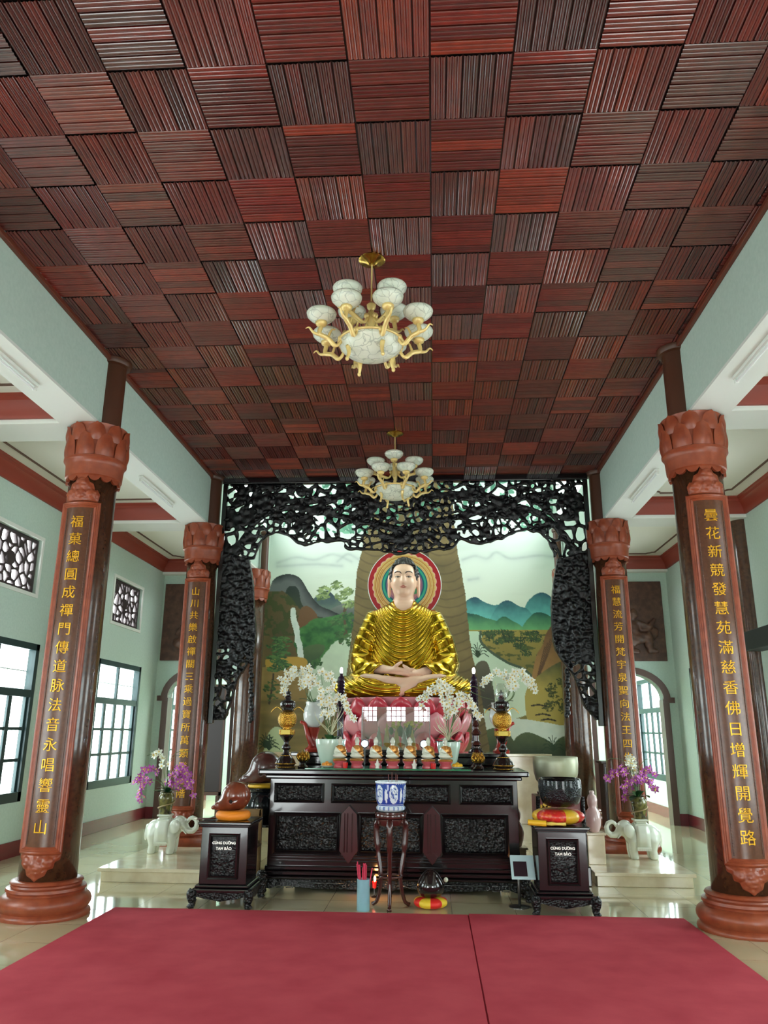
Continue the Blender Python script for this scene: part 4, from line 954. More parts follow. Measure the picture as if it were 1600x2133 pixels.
def altar():
    Y0, Y1, W = 8.74, 9.52, 1.33; t = thing('altar_table', 'long black carved altar table standing behind the two donation boxes', 'altar table', (0, Y0, 0)); D = Y1-Y0
    part('table_top', MB().box((-1.45, -.09, 1.17), (1.45, D+.06, 1.228)), 'black_lacquer', t, 0, .016)
    part('top_moulding', MB().box((-1.38, -.04, 1.13), (1.38, D+.02, 1.17)), 'black_lacquer', t, 0, .012)
    part('body', MB().box((-W, 0, .24), (W, D, 1.13)), 'black_lacquer', t, 0, .006)
    part('base_moulding', MB().box((-W-.05, -.05, .17), (W+.05, D+.03, .215)).box((-W-.02, -.025, .215), (W+.02, D+.01, .262)).box((-W-.08, -.085, .14), (W+.08, D+.05, .17)), 'black_lacquer', t, 0, .012)
    for i, (a, b) in enumerate(((-1.28, -.74), (-.66, -.07), (.07, .62), (.71, 1.28))):
        m = MB(); framed(m, a, b, .885, 1.085, -.0, .034, .026); f = part('drawer', m, 'black_lacquer', t, .5)
        part('carved_front', relief(a+.034, b-.034, .919, 1.051, -.002, 21+i, .012, .035), 'black_carved', f, 5)
    def pagoda(X, Z, H):
        cx, hw = .86, .028+.055*(.72-Z); lv = np.abs(np.mod((Z-.42)/.045, 1)-.5); return np.where((np.abs(X-cx) < hw*(1-.25*lv)) & (Z > .42) & (Z < .71), 1.25-.5*lv, H*.8)
    def hills(X, Z, H): return H*.7+.7*np.exp(-((Z-.56+.03*np.sin(X*9))/.012)**2)
    for i, (a, b, mo) in enumerate(((-1.25, -.57, hills), (-.35, .31, None), (.53, 1.2, pagoda))):
        m = MB(); framed(m, a-.02, b+.02, .375, .79, 0, .05, .04); f = part('front_panel', m, 'black_lacquer', t, .5)
        part('carved_field', relief(a+.03, b-.03, .425, .74, -.002, 31+i, .016, .055, mo), 'black_carved', f, 5)
    for cx in (-.46, .42):   # dark red pointed stiles between the panels
        m = MB(); o = [(cx-.1, .42), (cx, .29), (cx+.1, .42), (cx+.085, .78), (cx, .87), (cx-.085, .78)]
        m.prism(o, -.055, 0); 
        for dx in (-.05, -.02, .03): m.box((cx+dx, -.064, .40), (cx+dx+.012, -.05, .79))
        part('stile', m, 'red_lacquer_dark', t, 0, .008)
    for z in (.30, .33, .355): part('rail', MB().box((-W+.03, -.012, z), (W-.03, .01, z+.014)), 'black_lacquer', t, 0, .005)
    # scrolled apron
    top = [(-1.36, .14), (1.36, .14)]; low = [(1.36, .06), (1.28, .045), (1.2, .07), (1.0, .065), (.8, .05), (.3, .045), (.15, .075), (0, .045), (-.15, .075), (-.3, .045), (-.8, .05), (-1.0, .065), (-1.2, .07), (-1.28, .045), (-1.36, .06)]
    part('apron', MB().prism(top+low, -.06, -.03), 'black_carved', t, .5, .004)
    def line(p, r=.0055): m.tube([(x, -.066, z) for x, z in p], r, 6)
    for s in (-1, 1):
        m = MB()
        def sp(cx, cz, r, d): return [(cx+d*r*(1-k/16)*math.cos(k*.62-1.57), cz-r*(1-k/16)*math.sin(k*.62-1.57)-r*0) for k in range(14)]
        line([(s*.5, .108), (s*.98-.0, .108)]); line(sp(s*.98, .085, .024, s)); line(sp(s*.5, .085, .024, -s))
        for q in (1.03, 1.13): line([(s*(q+.075), .06), (s*q, .06), (s*q, .11), (s*(q+.075), .11), (s*(q+.075), .078), (s*(q+.03), .078), (s*(q+.03), .094), (s*(q+.05), .094)])
        line([(s*1.22, .11), (s*1.235, .075), (s*1.27, .068), (s*1.31, .09)]); line([(s*.1, .10), (s*.2, .07), (s*.3, .09), (s*.4, .1)])
        part('scrollwork', m, 'altar_scroll', t, 5)
    leg = MB(); leg.tube(bez([(0, 0, .17), (-.01, -.055, .12), (0, -.05, .06), (0, -.06, .025)], 5), [.07]*5+[.062]*5+[.045]*5+[.05], 12).ell((0, -.075, .03), (.055, .06, .03)).ell((0, -.06, .12), (.06, .05, .05))
    lm = mesh('leg', leg, 'black_carved', 5)
    for x in (-1.36, 1.36):
        for y in (.0, D-.02): link('leg', lm, t, (x, y, 0), 0 if y < .3 else PI)
    # second, higher table behind
    y0, y1 = 9.72, 10.62; t = thing('rear_altar_table', 'second dark altar table behind the black carved one, carrying the glass case', 'altar table', (0, y0, 0))
    part('table_top', MB().box((-1.3, 0, 1.33), (1.3, y1-y0, 1.38)), 'black_lacquer', t, 0, .012); part('body', MB().box((-1.2, .06, .12), (1.2, y1-y0-.06, 1.33)), 'black_lacquer', t, 0, .008)
    m = MB(); framed(m, -1.15, 1.15, .3, 1.25, .06, .05, .03); part('front_panel', m, 'black_lacquer', t, .5)
    for x in (-1.15, 1.15):
        for y in (.1, y1-y0-.1): part('leg', MB().box((x-.06, y-.05, 0), (x+.06, y+.05, .13)), 'black_lacquer', t, 0, .01)
altar()
TOP, TOP2 = 1.228, 1.38
solo('glass_sheet', MB().box((-.95, 8.69, TOP), (.84, 9.3, TOP+.012)), 'glass_green', 'green glass sheet lying on the black altar table top', 'table glass', smooth=0, bevel=.002)
TG = TOP+.012
# ------------------------------------------------------------------ lamps, candlesticks, ornaments on the altar
mat('lamp_black', rgb(26, 18, 18), .14, coat=.6); mat('gold_paint', rgb(196, 150, 60), .22, metal=.85, bump=(90, .7, .01, 'voronoi')); mat('purple_black', rgb(44, 26, 46), .2, coat=.5)
mat('plaque_yellow', rgb(226, 200, 70), .4); mat('dark_wood_red', rgb(66, 30, 26), .2, coat=.4); mat('bulb_glow', rgb(240, 244, 255), .3, emit=((.82, .88, 1.), 40)); mat('led_glow', rgb(220, 232, 255), .3, emit=((.62, .78, 1.), 45))
def tall_lamp(x, label, chim):
    t = thing('altar_lamp', label, 'lamp', (x, 8.95, TOP), 0, 'tall altar lamps')
    part('foot', MB().lathe([(.105, 0), (.11, .015), (.1, .03), (.115, .05), (.1, .085), (.07, .12), (.06, .135), (.035, .16), (.03, .19)], 28), 'lamp_black', t, .9)
    m = MB()
    for z, r in ((.012, .112), (.048, .117), (.132, .063)): m.tube([(r*math.cos(a), r*math.sin(a), z) for a in np.linspace(0, 2*PI, 29)], .0045, 6, False)
    part('gilt_ring', m, 'gold_paint', t, 5)
    part('stem', MB().lathe([(.03, .185), (.05, .21), (.048, .235), (.03, .25), (.026, .275), (.05, .31), (.075, .34), (.078, .36)], 24), 'lamp_black', t, .9)
    part('collar', MB().lathe([(.085, .355), (.09, .36), (.09, .41), (.085, .415)], 28), 'gold_paint', t, .8)
    p = MB().box((-.05, -.097, .362), (.05, -.088, .408)); part('plaque', p, 'plaque_yellow', t, 0, .002)
    part('orb', MB().lathe([(.05, .415), (.045, .43), (.08, .45), (.102, .49), (.108, .53), (.1, .57), (.08, .6), (.06, .612)], 32), 'gold_paint', t, 5)
    part('crown', MB().lathe([(.06, .61), (.075, .625), (.06, .64), (.082, .66), (.09, .70), (.08, .725), (.05, .735)], 28), 'lamp_black', t, .9)
    fin = MB().lathe([(.05, .735), (.03, .75), (.04, .77), (.018, .79), (.02, .81), (.01, .83), (.004, .86)], 16)
    for k in range(6):
        a = k*PI/3; fin.tube([(.018*math.cos(a), .018*math.sin(a), .79), (.03*math.cos(a), .03*math.sin(a), .81), (.02*math.cos(a), .02*math.sin(a), .835)], .004, 5)
    part('finial', fin, 'lamp_black', t, .9)
    if chim: part('glass_chimney', MB().lathe([(.045, .735), (.07, .78), (.072, .83), (.05, .90), (.035, .93), (.034, .925), (.048, .895), (.068, .83), (.066, .78), (.042, .74)], 12, caps=False), 'clear_glass', t, .5)
    for s in (-1, 1): part('handle', MB().tube(bez([(s*.06, 0, .62), (s*.12, 0, .66), (s*.17, 0, .63), (s*.19, 0, .60)], 5), np.linspace(.008, .004, 16), 6), 'brass', t, 5)
tall_lamp(-1.21, 'tall black and gold altar lamp on the left end of the altar table', False)
tall_lamp(1.21, 'tall black and gold lamp with a glass chimney, right end of the altar table', True)
def lotus_holder(x, label, y=8.92):
    t = thing('lotus_holder', label, 'lotus holder', (x, y, TOP), 0, 'gold lotus holders')
    part('stand', MB().lathe([(.055, 0), (.06, .015), (.035, .035), (.03, .055), (.05, .075)], 20), 'lamp_black', t, .9)
    m = MB().ell((0, 0, .125), (.05, .05, .055))
    for r_, z, n, o in ((.045, .11, 8, 0), (.05, .125, 8, .5), (.036, .15, 7, .2)):
        for k in range(n):
            a = 2*PI*(k+o)/n; m.tube([(r_*math.cos(a), r_*math.sin(a), z-.035), ((r_+.02)*math.cos(a), (r_+.02)*math.sin(a), z), ((r_+.012)*math.cos(a), (r_+.012)*math.sin(a), z+.035)], [.008, .013, .003], 6)
    part('lotus', m, 'gold_paint', t, 5)
lotus_holder(-1.02, 'gold lotus bud holder on the altar table beside the left tall lamp', 8.98); lotus_holder(.93, 'gold lotus bud holder on the altar table left of the right tall lamp')
t = thing('candlestick', 'turned dark wooden candlestick on the altar table behind the gold lotus bud on the right', 'candlestick', (.93, 9.17, TOP))
part('shaft', MB().lathe([(.07, 0), (.075, .02), (.05, .05), (.03, .08), (.05, .15), (.055, .17), (.03, .19), (.028, .24), (.06, .26), (.05, .285), (.028, .30), (.026, .36), (.062, .38), (.05, .41), (.03, .425), (.028, .46), (.045, .475), (.03, .5), (.012, .54)], 20), 'dark_wood_red', t, .9); part('drip_dish', MB().lathe([(.03, .205), (.065, .212), (.07, .222), (.03, .22)], 20), 'lamp_black', t, .9)
def bulb_candle(x, y, label):
    t = thing('candle_pillar', label, 'candle', (x, y, TOP2), 0, 'dark pillars with lit bulbs')
    m = MB().lathe([(.09, 0), (.095, .02), (.06, .05), (.045, .1), (.055, .13), (.04, .16), (.04, .5), (.055, .52), (.05, .54)], 20)
    z = .54
    while z < .86: m.lathe([(.042, z), (.055, z+.02), (.042, z+.04)], 16); z += .04
    m.lathe([(.042, .86), (.04, .9), (.02, .92), (.018, .95)], 16); part('pillar', m, 'purple_black', t, .9)
    part('bulb', MB().ell((0, 0, .985), (.019, .019, .04)), 'bulb_glow', t, 5)
bulb_candle(-.71, 9.85, 'dark spiral candle pillar with a lit bulb, left of the seated statue'); bulb_candle(.955, 9.85, 'dark spiral candle pillar with a lit bulb, right of the statue')
for x, l in ((-.365, 'left'), (.33, 'right')):
    t = thing('spot_lamp', 'small bluish white LED spot lamp glowing on the %s side of the glass case' % l, 'lamp', (x, 9.62, TOP), 0, 'LED spot lamps')
    t.location.y = 9.45
    part('lamp_head', MB().lathe([(.02, .2), (.045, .22), (.05, .27), (.05, .3)], 20).xf(lambda v: np.stack([v[:, 0], -(v[:, 2]-.26), v[:, 1]+.26], 1)), 'black_lacquer', t, .8)
    part('lens', MB().ell((0, -.045, .26), (.036, .016, .036)), 'led_glow', t, 5); part('foot', MB().lathe([(.06, 0), (.06, .012), (.01, .02), (.01, .24)], 16), 'black_lacquer', t, .8)
# seven small seated figures
mat('jade_white', rgb(214, 218, 200), .25, coat=.4, sss=.1); mat('base_pink', rgb(190, 84, 92), .3, coat=.4); mat('gold_leaf', rgb(214, 150, 80), .25, metal=.7)
def fig(X, Y, Z):
    P = (X, Y, Z); d = smu([dE(P, (0, 0, .105), (.042, .034, .062)), dE(P, (0, -.012, .055), (.076, .052, .028)), dC(P, (0, 0, .15), (0, 0, .19), .018)], .02)
    d = sm(d, dE(P, (0, -.002, .207), (.026, .028, .034)), .008); d = sm(d, dE(P, (0, .003, .238), (.014, .014, .014)), .008)
    for s in (-1, 1): d = sm(d, dP(P, [(s*.042, 0, .135), (s*.055, -.015, .09), (s*.01, -.05, .075)], [.016, .014, .011]), .01)
    return d
figm = mesh('figure', sdf(fig, (-.09, -.08, .02), (.09, .06, .26), .005), 'jade_white', 5)
def fcl(X, Y, Z): P = (X, Y, Z); return np.maximum(fig(X, Y, Z)-.004, np.maximum(np.maximum(Z-.165, -(X*.9+Z-.105)), .03-Z))
robm = mesh('sash', sdf(fcl, (-.09, -.08, .02), (.09, .06, .2), .005), 'gold_leaf', 5)
figb = mesh('lotus_base', MB().lathe([(.066, 0), (.07, .008), (.066, .03), (.058, .038), (.06, .05), (.074, .062), (.078, .075), (.06, .082)], 24), 'base_pink', .8)
gil = mesh('gilt_petals', MB().lathe([(.072, .07), (.08, .078), (.082, .09), (.074, .098), (.055, .09)], 24), 'gold_leaf', .9)
names = ['first', 'second', 'third', 'fourth', 'fifth', 'sixth', 'seventh']
for i, x in enumerate((-.585, -.397, -.19, -.004, .183, .384, .572)):
    t = thing('seated_figurine', 'small white and gold figurine on pink base, %s from left of the seven' % names[i], 'figurine', (x, 8.82, TG), 0, 'row of seven small seated figurines')
    link('lotus_base', figb, t); link('gilt_petals', gil, t); o = link('figure', figm, t, (0, 0, .075)); link('sash', robm, o)
mat('offer_orange', rgb(226, 146, 50), .4); mat('offer_yellow', rgb(230, 178, 40), .4); mat('glass_red', rgb(200, 30, 30), .15, coat=.5); mat('cup_white', rgb(216, 214, 204), .25, coat=.3)
def dish(x, y, m, label):
    t = thing('offering_dish', label, 'dish', (x, y, TG)); part('plate', MB().lathe([(.03, 0), (.055, .012), (.075, .02), (.072, .024), (.03, .012)], 24), 'cup_white', t, .8)
    k = MB()
    for a in range(7): k.ell((.035*math.cos(a*1.05) if a else 0, .035*math.sin(a*1.05) if a else 0, .036+(.014 if not a else 0)), (.024, .024, .02), 10, 6)
    part('sweets', k, m, t, 5)
dish(-.725, 8.8, 'offer_orange', 'small dish of orange offerings at the left end of the figurine row'); dish(.70, 8.82, 'offer_yellow', 'small dish of yellow offerings at the right end of the figurine row')
for x, l in ((-.165, 'third'), (.235, 'fifth')):
    solo('offering_cup', MB().lathe([(.018, 0), (.024, .005), (.02, .02), (.03, .045), (.03, .055), (.026, .055), (.022, .03), (.012, .075), (.004, .1)], 16), 'cup_white', 'small white cup with a pointed lid in front of the %s figurine' % l, 'cup', (x, 8.725, TG), 'white cups before the figurines', .7)
for x, l in ((-.515, 'first'), (.44, 'sixth')):
    solo('votive_glass', MB().lathe([(.02, 0), (.026, .004), (.03, .06), (.027, .06), (.023, .01), (.001, .01)], 16, caps=False), 'glass_red', 'red votive glass in front of the %s figurine' % l, 'glass', (x, 8.73, TG), 'red votive glasses', .7)
# glass case with offering cones
def case():
    t = thing('glass_case', 'clear glass display case with dark edges standing before the statue', 'display case', (-.02, 9.85, TOP2)); W, D, H = .42, .4, .54
    g = MB().box((-W, -.002, .03), (W, .002, H)); part('front_pane', g, 'case_glass', t, 0)
    g = MB().box((-W-.002, 0, .03), (-W+.002, D, H)).box((W-.002, 0, .03), (W+.002, D, H))
    for s in (-1, 1): part('side_pane', MB().box((s*W-.002, .004, .03), (s*W+.002, D, H)), 'clear_glass', t, 0)
    part('top_pane', MB().box((-W, .004, H-.004), (W, D, H)), 'clear_glass', t, 0); part('plinth', MB().box((-W-.02, -.02, 0), (W+.02, D+.02, .03)), 'black_lacquer', t, 0, .004)
    for s in (-1, 1): part('edge_strip', MB().box((s*W-.006, -.006, .03), (s*W+.006, .004, H)), 'steel_line', t, 0)
case()
mat('cone_gold', rgb(222, 196, 90), .35, coat=.3); mat('silver_foil', rgb(206, 206, 196), .2, metal=.7); mat('flower_yellow', rgb(222, 206, 60), .6); mat('leaf_green', rgb(62, 112, 54), .45); mat('leaf_dark', rgb(34, 74, 46), .35, coat=.2)
pos = [(-.22, 'silver_foil', .3), (-.12, 'cone_gold', .34), (.0, 'cone_gold', .3), (.1, 'silver_foil', .3), (.2, 'cone_gold', .26)]
for i, (x, m, h) in enumerate(pos):
    solo('offering_cone', MB().lathe([(.05, 0), (.055, .02), (.04, .05)]+[(.045*(1-k/8)+.004*(k % 2), .06+(h-.07)*k/8) for k in range(9)]+[(.002, h)], 14), m, '%s paper cone inside the glass case, %s from left of five' % ('silver' if 'silver' in m else 'gold', names[i]), 'paper cone', (x-.02, 10.0, TOP2+.03), 'paper cones in the glass case', .8)
t = thing('yellow_bouquet', 'bunch of small yellow flowers inside the glass case behind the paper cones', 'flowers', (.08, 10.14, TOP2+.03)); part('vase', MB().lathe([(.04, 0), (.05, .05), (.03, .1), (.035, .12)], 16), 'cup_white', t, .8)
r = random.Random(4); st = MB(); fl = []
for k in range(34):
    a, q = r.uniform(0, 6.28), r.uniform(.05, .3); x, y, z = q*math.cos(a)*.9, min(.07, abs(q*math.sin(a))*.25), .33-.5*q*q+r.uniform(-.06, .03); st.tube([(0, 0, .11), (x*.5, y*.5, .2), (x, y, z)], .003, 4)
    part('flower', MB().ell((0, 0, 0), (.026, .022, .02), 8, 5), 'flower_yellow', t, 5, loc=(x, y, z)) if k < 26 else part('leaf', MB().ell((0, 0, 0), (.03, .012, .05), 8, 5), 'leaf_green', t, 5, loc=(x*.8, y, z-.06))
part('stems', st, 'leaf_green', t, 5)
# ------------------------------------------------------------------ orchids
mat('petal_white', rgb(238, 242, 232), .55, sss=.1); mat('petal_purple', rgb(178, 66, 178), .5, sss=.05, noise=(30, rgb(214, 130, 208), .35, .7)); mat('orchid_heart', rgb(226, 200, 120), .5); mat('stem_pale', rgb(206, 204, 168), .5); mat('stem_green', rgb(84, 106, 60), .5)
mat('pot_celadon', rgb(200, 222, 206), .18, coat=.5); mat('pot_white', rgb(230, 234, 232), .15, coat=.5); mat('red_stand', rgb(158, 42, 30), .25, coat=.4)
def orchid_mesh(m, s):
    mb = MB()
    for k, (L, w_) in enumerate(((1, .62), (.95, .34), (1, .62), (.9, .34), (.9, .34))):
        a = 2*PI*k/5+.3; G = []
        for i in np.linspace(0, 1, 5):
            ww = w_*math.sin(PI*min(.98, .08+.88*i))**.7*.55; G.append([(s*(i*L*math.cos(a)-ww*u*math.sin(a)), -s*(.12+.22*i*i-.1*u*u*i), s*(i*L*math.sin(a)+ww*u*math.cos(a))) for u in (-1, 0, 1)])
        mb.grid(np.array(G))
    return mesh('flower', mb, m, 5)
ORC = {k: orchid_mesh(k, .034) for k in ('petal_white', 'petal_purple')}; HEART = mesh('heart', MB().ell((0, -.007, 0), (.008, .01, .009), 7, 5), 'orchid_heart', 5)
def leaf_mesh(L, w_, m, curl):
    G = []
    for i in np.linspace(0, 1, 9): G.append([(w_*math.sin(PI*min(.99, .06+.92*i))**.6*u, L*i*(1-.15*i), L*(.55*i-curl*i*i)+.15*w_*abs(u)) for u in (-1, 0, 1)])
    return mesh('leaf', MB().grid(np.array(G)), m, 5)
LEAF = leaf_mesh(.22, .045, 'leaf_dark', .45); LEAFG = leaf_mesh(.2, .04, 'leaf_green', .3)
def orchid(loc, label, pot, stems, nleaf, base_z, seed, flower='petal_white', dens=.018, twig='stem_pale', twigs=0, sc=1.3, start=.38, group='white orchid arrangements', name='orchid_plant'):
    t = thing(name, label, 'orchid', loc, 0, group); r = np.random.default_rng(seed)
    if pot: pot(t)
    sm_ = MB(); n = 0
    for S in stems:
        fm = flower
        if isinstance(S, tuple): fm, S = S
        P = bez([(0, 0, base_z)]+[tuple(p) for p in S], 8); sm_.tube(P, np.linspace(.006, .0025, len(P)), 5)
        d = np.r_[0, np.cumsum(np.linalg.norm(np.diff(P, axis=0), axis=1))]; L = d[-1]; s = L*start
        while s < L and n < 96:
            q = np.array([np.interp(s, d, P[:, k]) for k in range(3)])+r.normal(0, .022, 3); o = link('flower', ORC[fm], t, q); k = sc*r.uniform(.8, 1.2); o.scale = (k, k, k)
            o.rotation_euler = (r.normal(-.1, .45), r.uniform(0, 6.28), r.normal(0, .5)); link('heart', HEART, o); s += dens*r.uniform(.7, 1.3); n += 1
    part('stems', sm_, 'stem_green', t, 5)
    if twigs:
        tw = MB()
        for k in range(twigs):
            a = r.uniform(0, 6.28); q = r.uniform(.03, .14); h = r.uniform(.18, .42); tw.tube(bez([(0, 0, base_z), (q*.3*math.cos(a), q*.3*math.sin(a), base_z+h*.4), (q*1.2*math.cos(a)+.02*r.normal(), q*.6*math.sin(a), base_z+h*.75), (q*1.6*math.cos(a), q*.8*math.sin(a), base_z+h)], 4), np.linspace(.005, .002, 13), 4)
        o = part('twigs', tw, twig, t, 5)
    for k in range(nleaf):
        o = link('leaf', LEAF if k % 3 else LEAFG, t, (0, 0, base_z)); o.rotation_euler = (r.uniform(-.3, .5), 0, 2*PI*k/nleaf+r.uniform(-.4, .4)); s_ = r.uniform(.7, 1.15); o.scale = (s_, s_, s_)
    return t
def w2(pts, y, loc): return [tuple(at(px, py, y+dy)-np.array(loc)) for px, py, dy in [(p+(0,))[:3] for p in pts]]
def pot_bowl(m, r, h):
    return lambda t: part('pot', MB().lathe([(r*.55, 0), (r*.6, .01), (r*.75, h*.3), (r*.98, h*.75), (r*1.02, h*.95), (r, h), (r*.9, h), (r*.85, h*.8), (r*.3, h*.7)], 28), m, t, .9)
loc = (-.73, 9.12, TG)
orchid(loc, 'white orchids in a pale green bowl at the left of the altar table', pot_bowl('pot_celadon', .17, .3), [w2(p, 9.12, loc) for p in ([(672, 1480), (668, 1440), (652, 1420), (636, 1418)], [(682, 1470), (690, 1425), (680, 1408), (665, 1400)], [(690, 1480), (702, 1450), (716, 1462), (735, 1500)], [(684, 1490), (690, 1465), (672, 1470), (664, 1510)], [(690, 1490), (700, 1470), (700, 1495), (712, 1535)], [(676, 1480), (675, 1450), (690, 1448), (694, 1480)])], 7, .27, 5, twigs=14)
loc = (.615, 9.12, TG)
orchid(loc, 'white orchids in a pale green bowl right of centre on the altar table', pot_bowl('pot_celadon', .13, .28), [w2(p, 9.12, loc) for p in ([(930, 1500), (925, 1450), (908, 1432), (886, 1448), (872, 1466)], [(935, 1500), (938, 1450), (925, 1428), (905, 1425)], [(945, 1500), (952, 1462), (968, 1448), (985, 1470), (1000, 1498)], [(945, 1500), (958, 1450), (975, 1440), (1005, 1452), (1028, 1458)], [(942, 1510), (960, 1478), (975, 1480), (985, 1500)], [(945, 1490), (960, 1440), (985, 1430), (1010, 1440)], [(940, 1515), (955, 1490), (970, 1475), (965, 1500)])], 6, .25, 6, twigs=18)
def pot_stand(flip):
    def f(t):
        part('stand', MB().lathe([(.10, 0), (.105, .03), (.07, .06), (.05, .12), (.055, .2), (.075, .26), (.08, .29)], 24), 'red_stand', t, .9)
        part('bracket', MB().tube(bez([(flip*.0, -.05, .05), (flip*.06, -.07, .2), (flip*.1, -.05, .32), (flip*.16, -.04, .36)], 6), np.linspace(.035, .02, 19), 8), 'red_stand', t, 5)
        part('pot', MB().lathe([(.05, .29), (.08, .31), (.125, .38), (.135, .45), (.12, .52), (.1, .56), (.11, .6), (.1, .6), (.09, .56), (.02, .55)], 28), 'pot_white', t, .9)
    return f
loc = (-1.06, 9.95, TOP2-.0)
loc = (-1.05, 9.9, TOP2)
orchid(loc, 'tall white orchids in a white pot on a red stand, behind the left tall lamp', lambda t: pot_stand(-1)(t), [w2(p, 9.9, loc) for p in ([(640, 1450), (632, 1418), (618, 1402), (598, 1415), (584, 1432)], [(642, 1450), (640, 1415), (620, 1396), (596, 1406), (590, 1452)], [(646, 1440), (652, 1405), (636, 1396), (624, 1420)], [(645, 1450), (655, 1410), (668, 1402), (672, 1430)])], 6, .56, 8, dens=.017)
loc = (1.27, 9.9, TOP2)
orchid(loc, 'tall white orchids arching right from a white pot behind the right tall lamp', lambda t: pot_stand(1)(t), [w2(p, 9.9, loc) for p in ([(1068, 1450), (1068, 1412), (1080, 1400), (1100, 1418), (1118, 1440)], [(1070, 1450), (1074, 1406), (1086, 1402), (1108, 1425)], [(1060, 1440), (1052, 1410), (1032, 1402), (1012, 1412), (1005, 1430)], [(1062, 1440), (1050, 1405), (1026, 1410), (1024, 1432)])], 5, .56, 9, dens=.017, twigs=6)
# ------------------------------------------------------------------ donation boxes
mat('silver_letter', rgb(214, 212, 204), .3, metal=.6)
def donation_box(loc, label, rz=0):
    t = thing('donation_box', label, 'donation box', loc, rz, 'black donation boxes'); W, D = .23, .23
    part('lid', MB().box((-W-.035, -D-.035, .735), (W+.035, D+.035, .765)).box((-W-.015, -D-.015, .715), (W+.015, D+.015, .735)), 'black_lacquer', t, 0, .012)
    part('body', MB().box((-W, -D, .2), (W, D, .715)), 'black_lacquer', t, 0, .006)
    m = MB(); framed(m, -.15, .15, .25, .66, -D, .035, .022); f = part('front_panel', m, 'black_lacquer', t, .5)
    m = MB()
    def lotus(X, Z, H): return H*np.clip(1-((X/.09)**2+((Z-.37)/.09)**2), 0, 1)*1.6+.15*H*(Z < .5)
    part('carved_field', relief(-.115, .115, .285, .625, -D-.001, 61, .014, .03, lotus), 'black_carved', f, 5)
    q = text_mb('CÚNG DƯỜNG', .033, .0006, .002); q.xf(lambda v: v+np.array([0, -D-.012, .572])); p = text_mb('TAM BẢO', .035, .0006, .002); p.xf(lambda v: v+np.array([0, -D-.012, .522]))
    q.add(np.concatenate(p.v), p.f); part('lettering', q, 'silver_letter', f, 0)
    part('coin_slot', MB().box((-.06, -.014, .7655), (.06, .014, .767)), 'lamp_black', t, 0)
    part('stand', MB().box((-W-.03, -D-.03, .17), (W+.03, D+.03, .2)).box((-W-.055, -D-.055, .135), (W+.055, D+.055, .17)), 'black_lacquer', t, 0, .012)
    for k in range(4):
        m = MB(); e = W+.05; o = [(-e, .14), (-e, .07), (-e+.06, .10), (-e+.12, .085), (-.08, .075), (0, .06), (.08, .075), (e-.12, .085), (e-.06, .10), (e, .07), (e, .14)]
        m.prism(o, -e, -e+.02); p = part('apron', m, 'black_carved', t, .5); p.rotation_euler = (0, 0, k*PI/2)
    lg = MB().tube(bez([(0, 0, .15), (.018, -.018, .11), (0, 0, .05), (.014, -.014, .012)], 5), [.045]*5+[.04]*5+[.03]*5+[.036], 12).ell((.014, -.014, .016), (.038, .038, .016)); me = mesh('leg', lg, 'black_carved', 5)
    for k in range(4): a = PI/4+k*PI/2-PI/2; e = W+.035; s = (1, -1), (1, 1), (-1, 1), (-1, -1); link('leg', me, t, (s[k][0]*e, s[k][1]*e, 0), k*PI/2)
    return t
bxL = (-1.60, 8.2, 0); bxR = (1.655, 8.2, 0)
donation_box(bxL, 'black donation box at left carrying the wooden fish on an orange ring')
donation_box(bxR, 'black donation box at right carrying the black bowl gong on a red cushion')
LID = .765
# wooden fish drum
mat('fish_wood', rgb(124, 60, 38), .22, coat=.5, noise=(7, rgb(98, 44, 28), .35, .7)); mat('fish_wood_dark', rgb(84, 44, 40), .25, coat=.5, noise=(7, rgb(64, 32, 30), .35, .7)); mat('slot_dark', rgb(20, 12, 10), .8)
mat('orange_cloth', rgb(238, 138, 30), .55, bump=(60, .3, .004)); mat('red_satin', rgb(206, 42, 40), .3, coat=.2, noise=(26, rgb(226, 120, 60), .52, .7)); mat('gold_satin', rgb(222, 176, 46), .35, coat=.2, bump=(70, .4, .004)); mat('red_cloth', rgb(222, 40, 32), .5); mat('yellow_cloth', rgb(232, 196, 52), .5)
def fish_sdf(k):
    def f(X, Y, Z):
        P = (X/k, Y/k, Z/k); d = sm(dE(P, (.02, 0, .145), (.15, .14, .145)), dP(P, [(-.06, 0, .07), (-.16, -.01, .045), (-.21, -.015, .03)], [.075, .045, .022]), .07)
        d = smax(d, -(Z/k-.006), .01); d = smax(d, -dC(P, (.01, -.16, .10), (.2, -.16, .145), .036), .006); d = smax(d, -dC(P, (-.005, -.3, .098), (-.005, -.05, .098), .017), .004); return d*k
    return f
def wooden_fish(loc, k, m, label):
    t = part('wooden_fish', sdf(fish_sdf(k), (-.24*k, -.16*k, 0), (.19*k, .16*k, .3*k), .0075*k), m, None, 5, loc=loc); tag(t, label, 'wooden fish')
    # narrow sound slit
    part('sound_slit', MB().tube([(.01*k, -.131*k, .1*k), (.08*k, -.118*k, .118*k), (.15*k, -.062*k, .14*k)], .003*k, 6), 'slot_dark', t, 5)
    part('sound_hole', MB().ell((-.005*k, -.112*k, .1*k), (.017*k, .01*k, .017*k)), 'slot_dark', t, 5)
    return t
tor = MB(); 
for j, (R_, r_) in enumerate(((.13, .045),)): tor.tube([(R_*math.cos(a), R_*math.sin(a), r_) for a in np.linspace(0, 2*PI, 41)], r_, 14, False)
solo('ring_cushion', tor, 'orange_cloth', 'orange ring cushion under the wooden fish on the left donation box', 'cushion', (-1.575, 8.16, LID), smooth=5)
wooden_fish((-1.575, 8.16, LID+.083), .98, 'fish_wood', 'glossy brown wooden fish drum sitting on the orange ring cushion')
t = thing('mallet', 'slim wooden mallet lying on the left donation box beside the orange cushion', 'mallet', (-1.8, 8.12, LID+.013))
